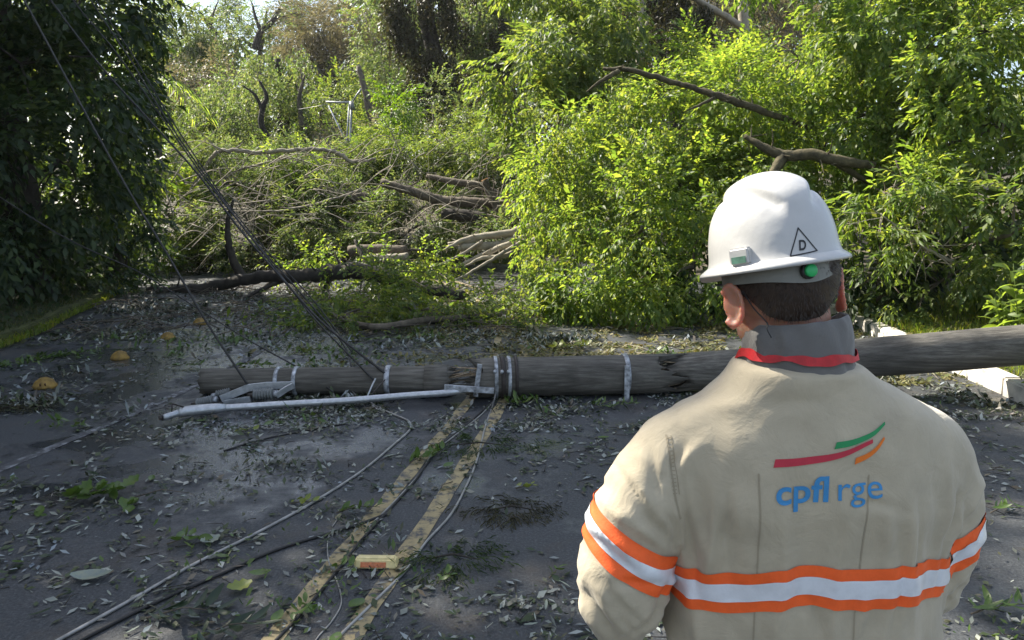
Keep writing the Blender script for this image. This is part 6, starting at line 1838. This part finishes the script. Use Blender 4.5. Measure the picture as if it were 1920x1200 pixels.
p = verge_pts(2600, 1, 1.0, 11.0, .02, 4.5); flat_leaves('verge_leaves', p, rng.uniform(.04, .10, len(p)), M['litter_dry'], 'fallen leaves among the right verge grass', 'leaf litter', .5, .03)
# moss and weeds spilling over the left kerb
p = verge_pts(7000, -1, 5, 15.5, -.18, .20); blades('kerb_moss', 'yellow-green moss and grass along the left kerb', p + np.array([0, 0, -.06]), .03, .10, .008, 'grass')

# leafy plants growing over the right kerb
def herb(label, base, stems, H, L, seed, group='broad-leaved weeds by the right kerb'):
    r = random.Random(seed)
    base = Vector(base)
    root = empty('leafy_weed', base, label, 'plant', group)
    mats = [leaf_mesh(1, w, 7, c) for w, c in ((.34, -.35), (.30, -.2), (.38, -.5))]
    for m_ in mats: m_.materials.append(M['leaf_bright'])
    for k in range(stems):
        a = r.uniform(0, 6.28); ln = r.uniform(.1, .5)
        h = H * r.uniform(.6, 1.05)
        b0 = Vector((r.uniform(-.22, .22), r.uniform(-.22, .22), 0)); tp = b0 + Vector((math.cos(a) * ln * h * .6, math.sin(a) * ln * h * .6, h))
        pts = spline([b0, (b0 + tp) / 2 + Vector((r.uniform(-.06, .06), r.uniform(-.06, .06), .05)), tp], 6)
        mb = MB(); mb.tube(pts, [.008 * (1 - .6 * i / (len(pts) - 1)) for i in range(len(pts))], 5); mb.build('stem', M['leaf_green'], root)
        n = 13
        for i in range(n):
            t = .25 + .75 * (i + .5) / n
            q = Vector(pts[min(len(pts) - 1, int(t * (len(pts) - 1)))])
            az = i * 2.4 + r.uniform(-.4, .4); pit = r.uniform(-.5, .55) - (.5 if i > n - 4 else 0); l = L * r.uniform(.7, 1.2)
            d = Vector((math.cos(az) * math.cos(pit), math.sin(az) * math.cos(pit), -math.sin(pit)))
            o = bpy.data.objects.new('leaf', mats[i % 3]); C.objects.link(o); o.parent = root
            o.location = q + d * l * .5; o.rotation_euler = (r.gauss(0, .4), pit, az); o.scale = (l, l, l)
herb('tall lance-leaved weed at the right edge behind the pole', (5.15, 7.4, .2), 8, 1.1, .20, 3)
herb('shorter lance-leaved weed left of the tall one, above the pole', (5.35, 8.0, .2), 5, .55, .16, 4)
herb('low leafy weed at the right edge in front of the pole', (4.28, 6.0, .1), 4, .34, .15, 5)
herb('weed farther along the right verge by the dark bush', (6.4, 8.9, .3), 6, .8, .19, 6)
# ================================================================== HAZE
hz = bpy.data.materials.new('haze_air'); hz.use_nodes = True
hn = hz.node_tree; hn.nodes.clear()
hv_ = hn.nodes.new('ShaderNodeVolumePrincipled'); ho = hn.nodes.new('ShaderNodeOutputMaterial')
hv_.inputs['Color'].default_value = (.92, .95, 1.0, 1); hv_.inputs['Density'].default_value = .0003; hv_.inputs['Anisotropy'].default_value = .35
hn.links.new(hv_.outputs[0], ho.inputs['Volume'])
mb = MB(); mb.box((0, 150, 22), (2000, 2400, 70)); o = mb.build('haze', hz); tag(o, kind='stuff')
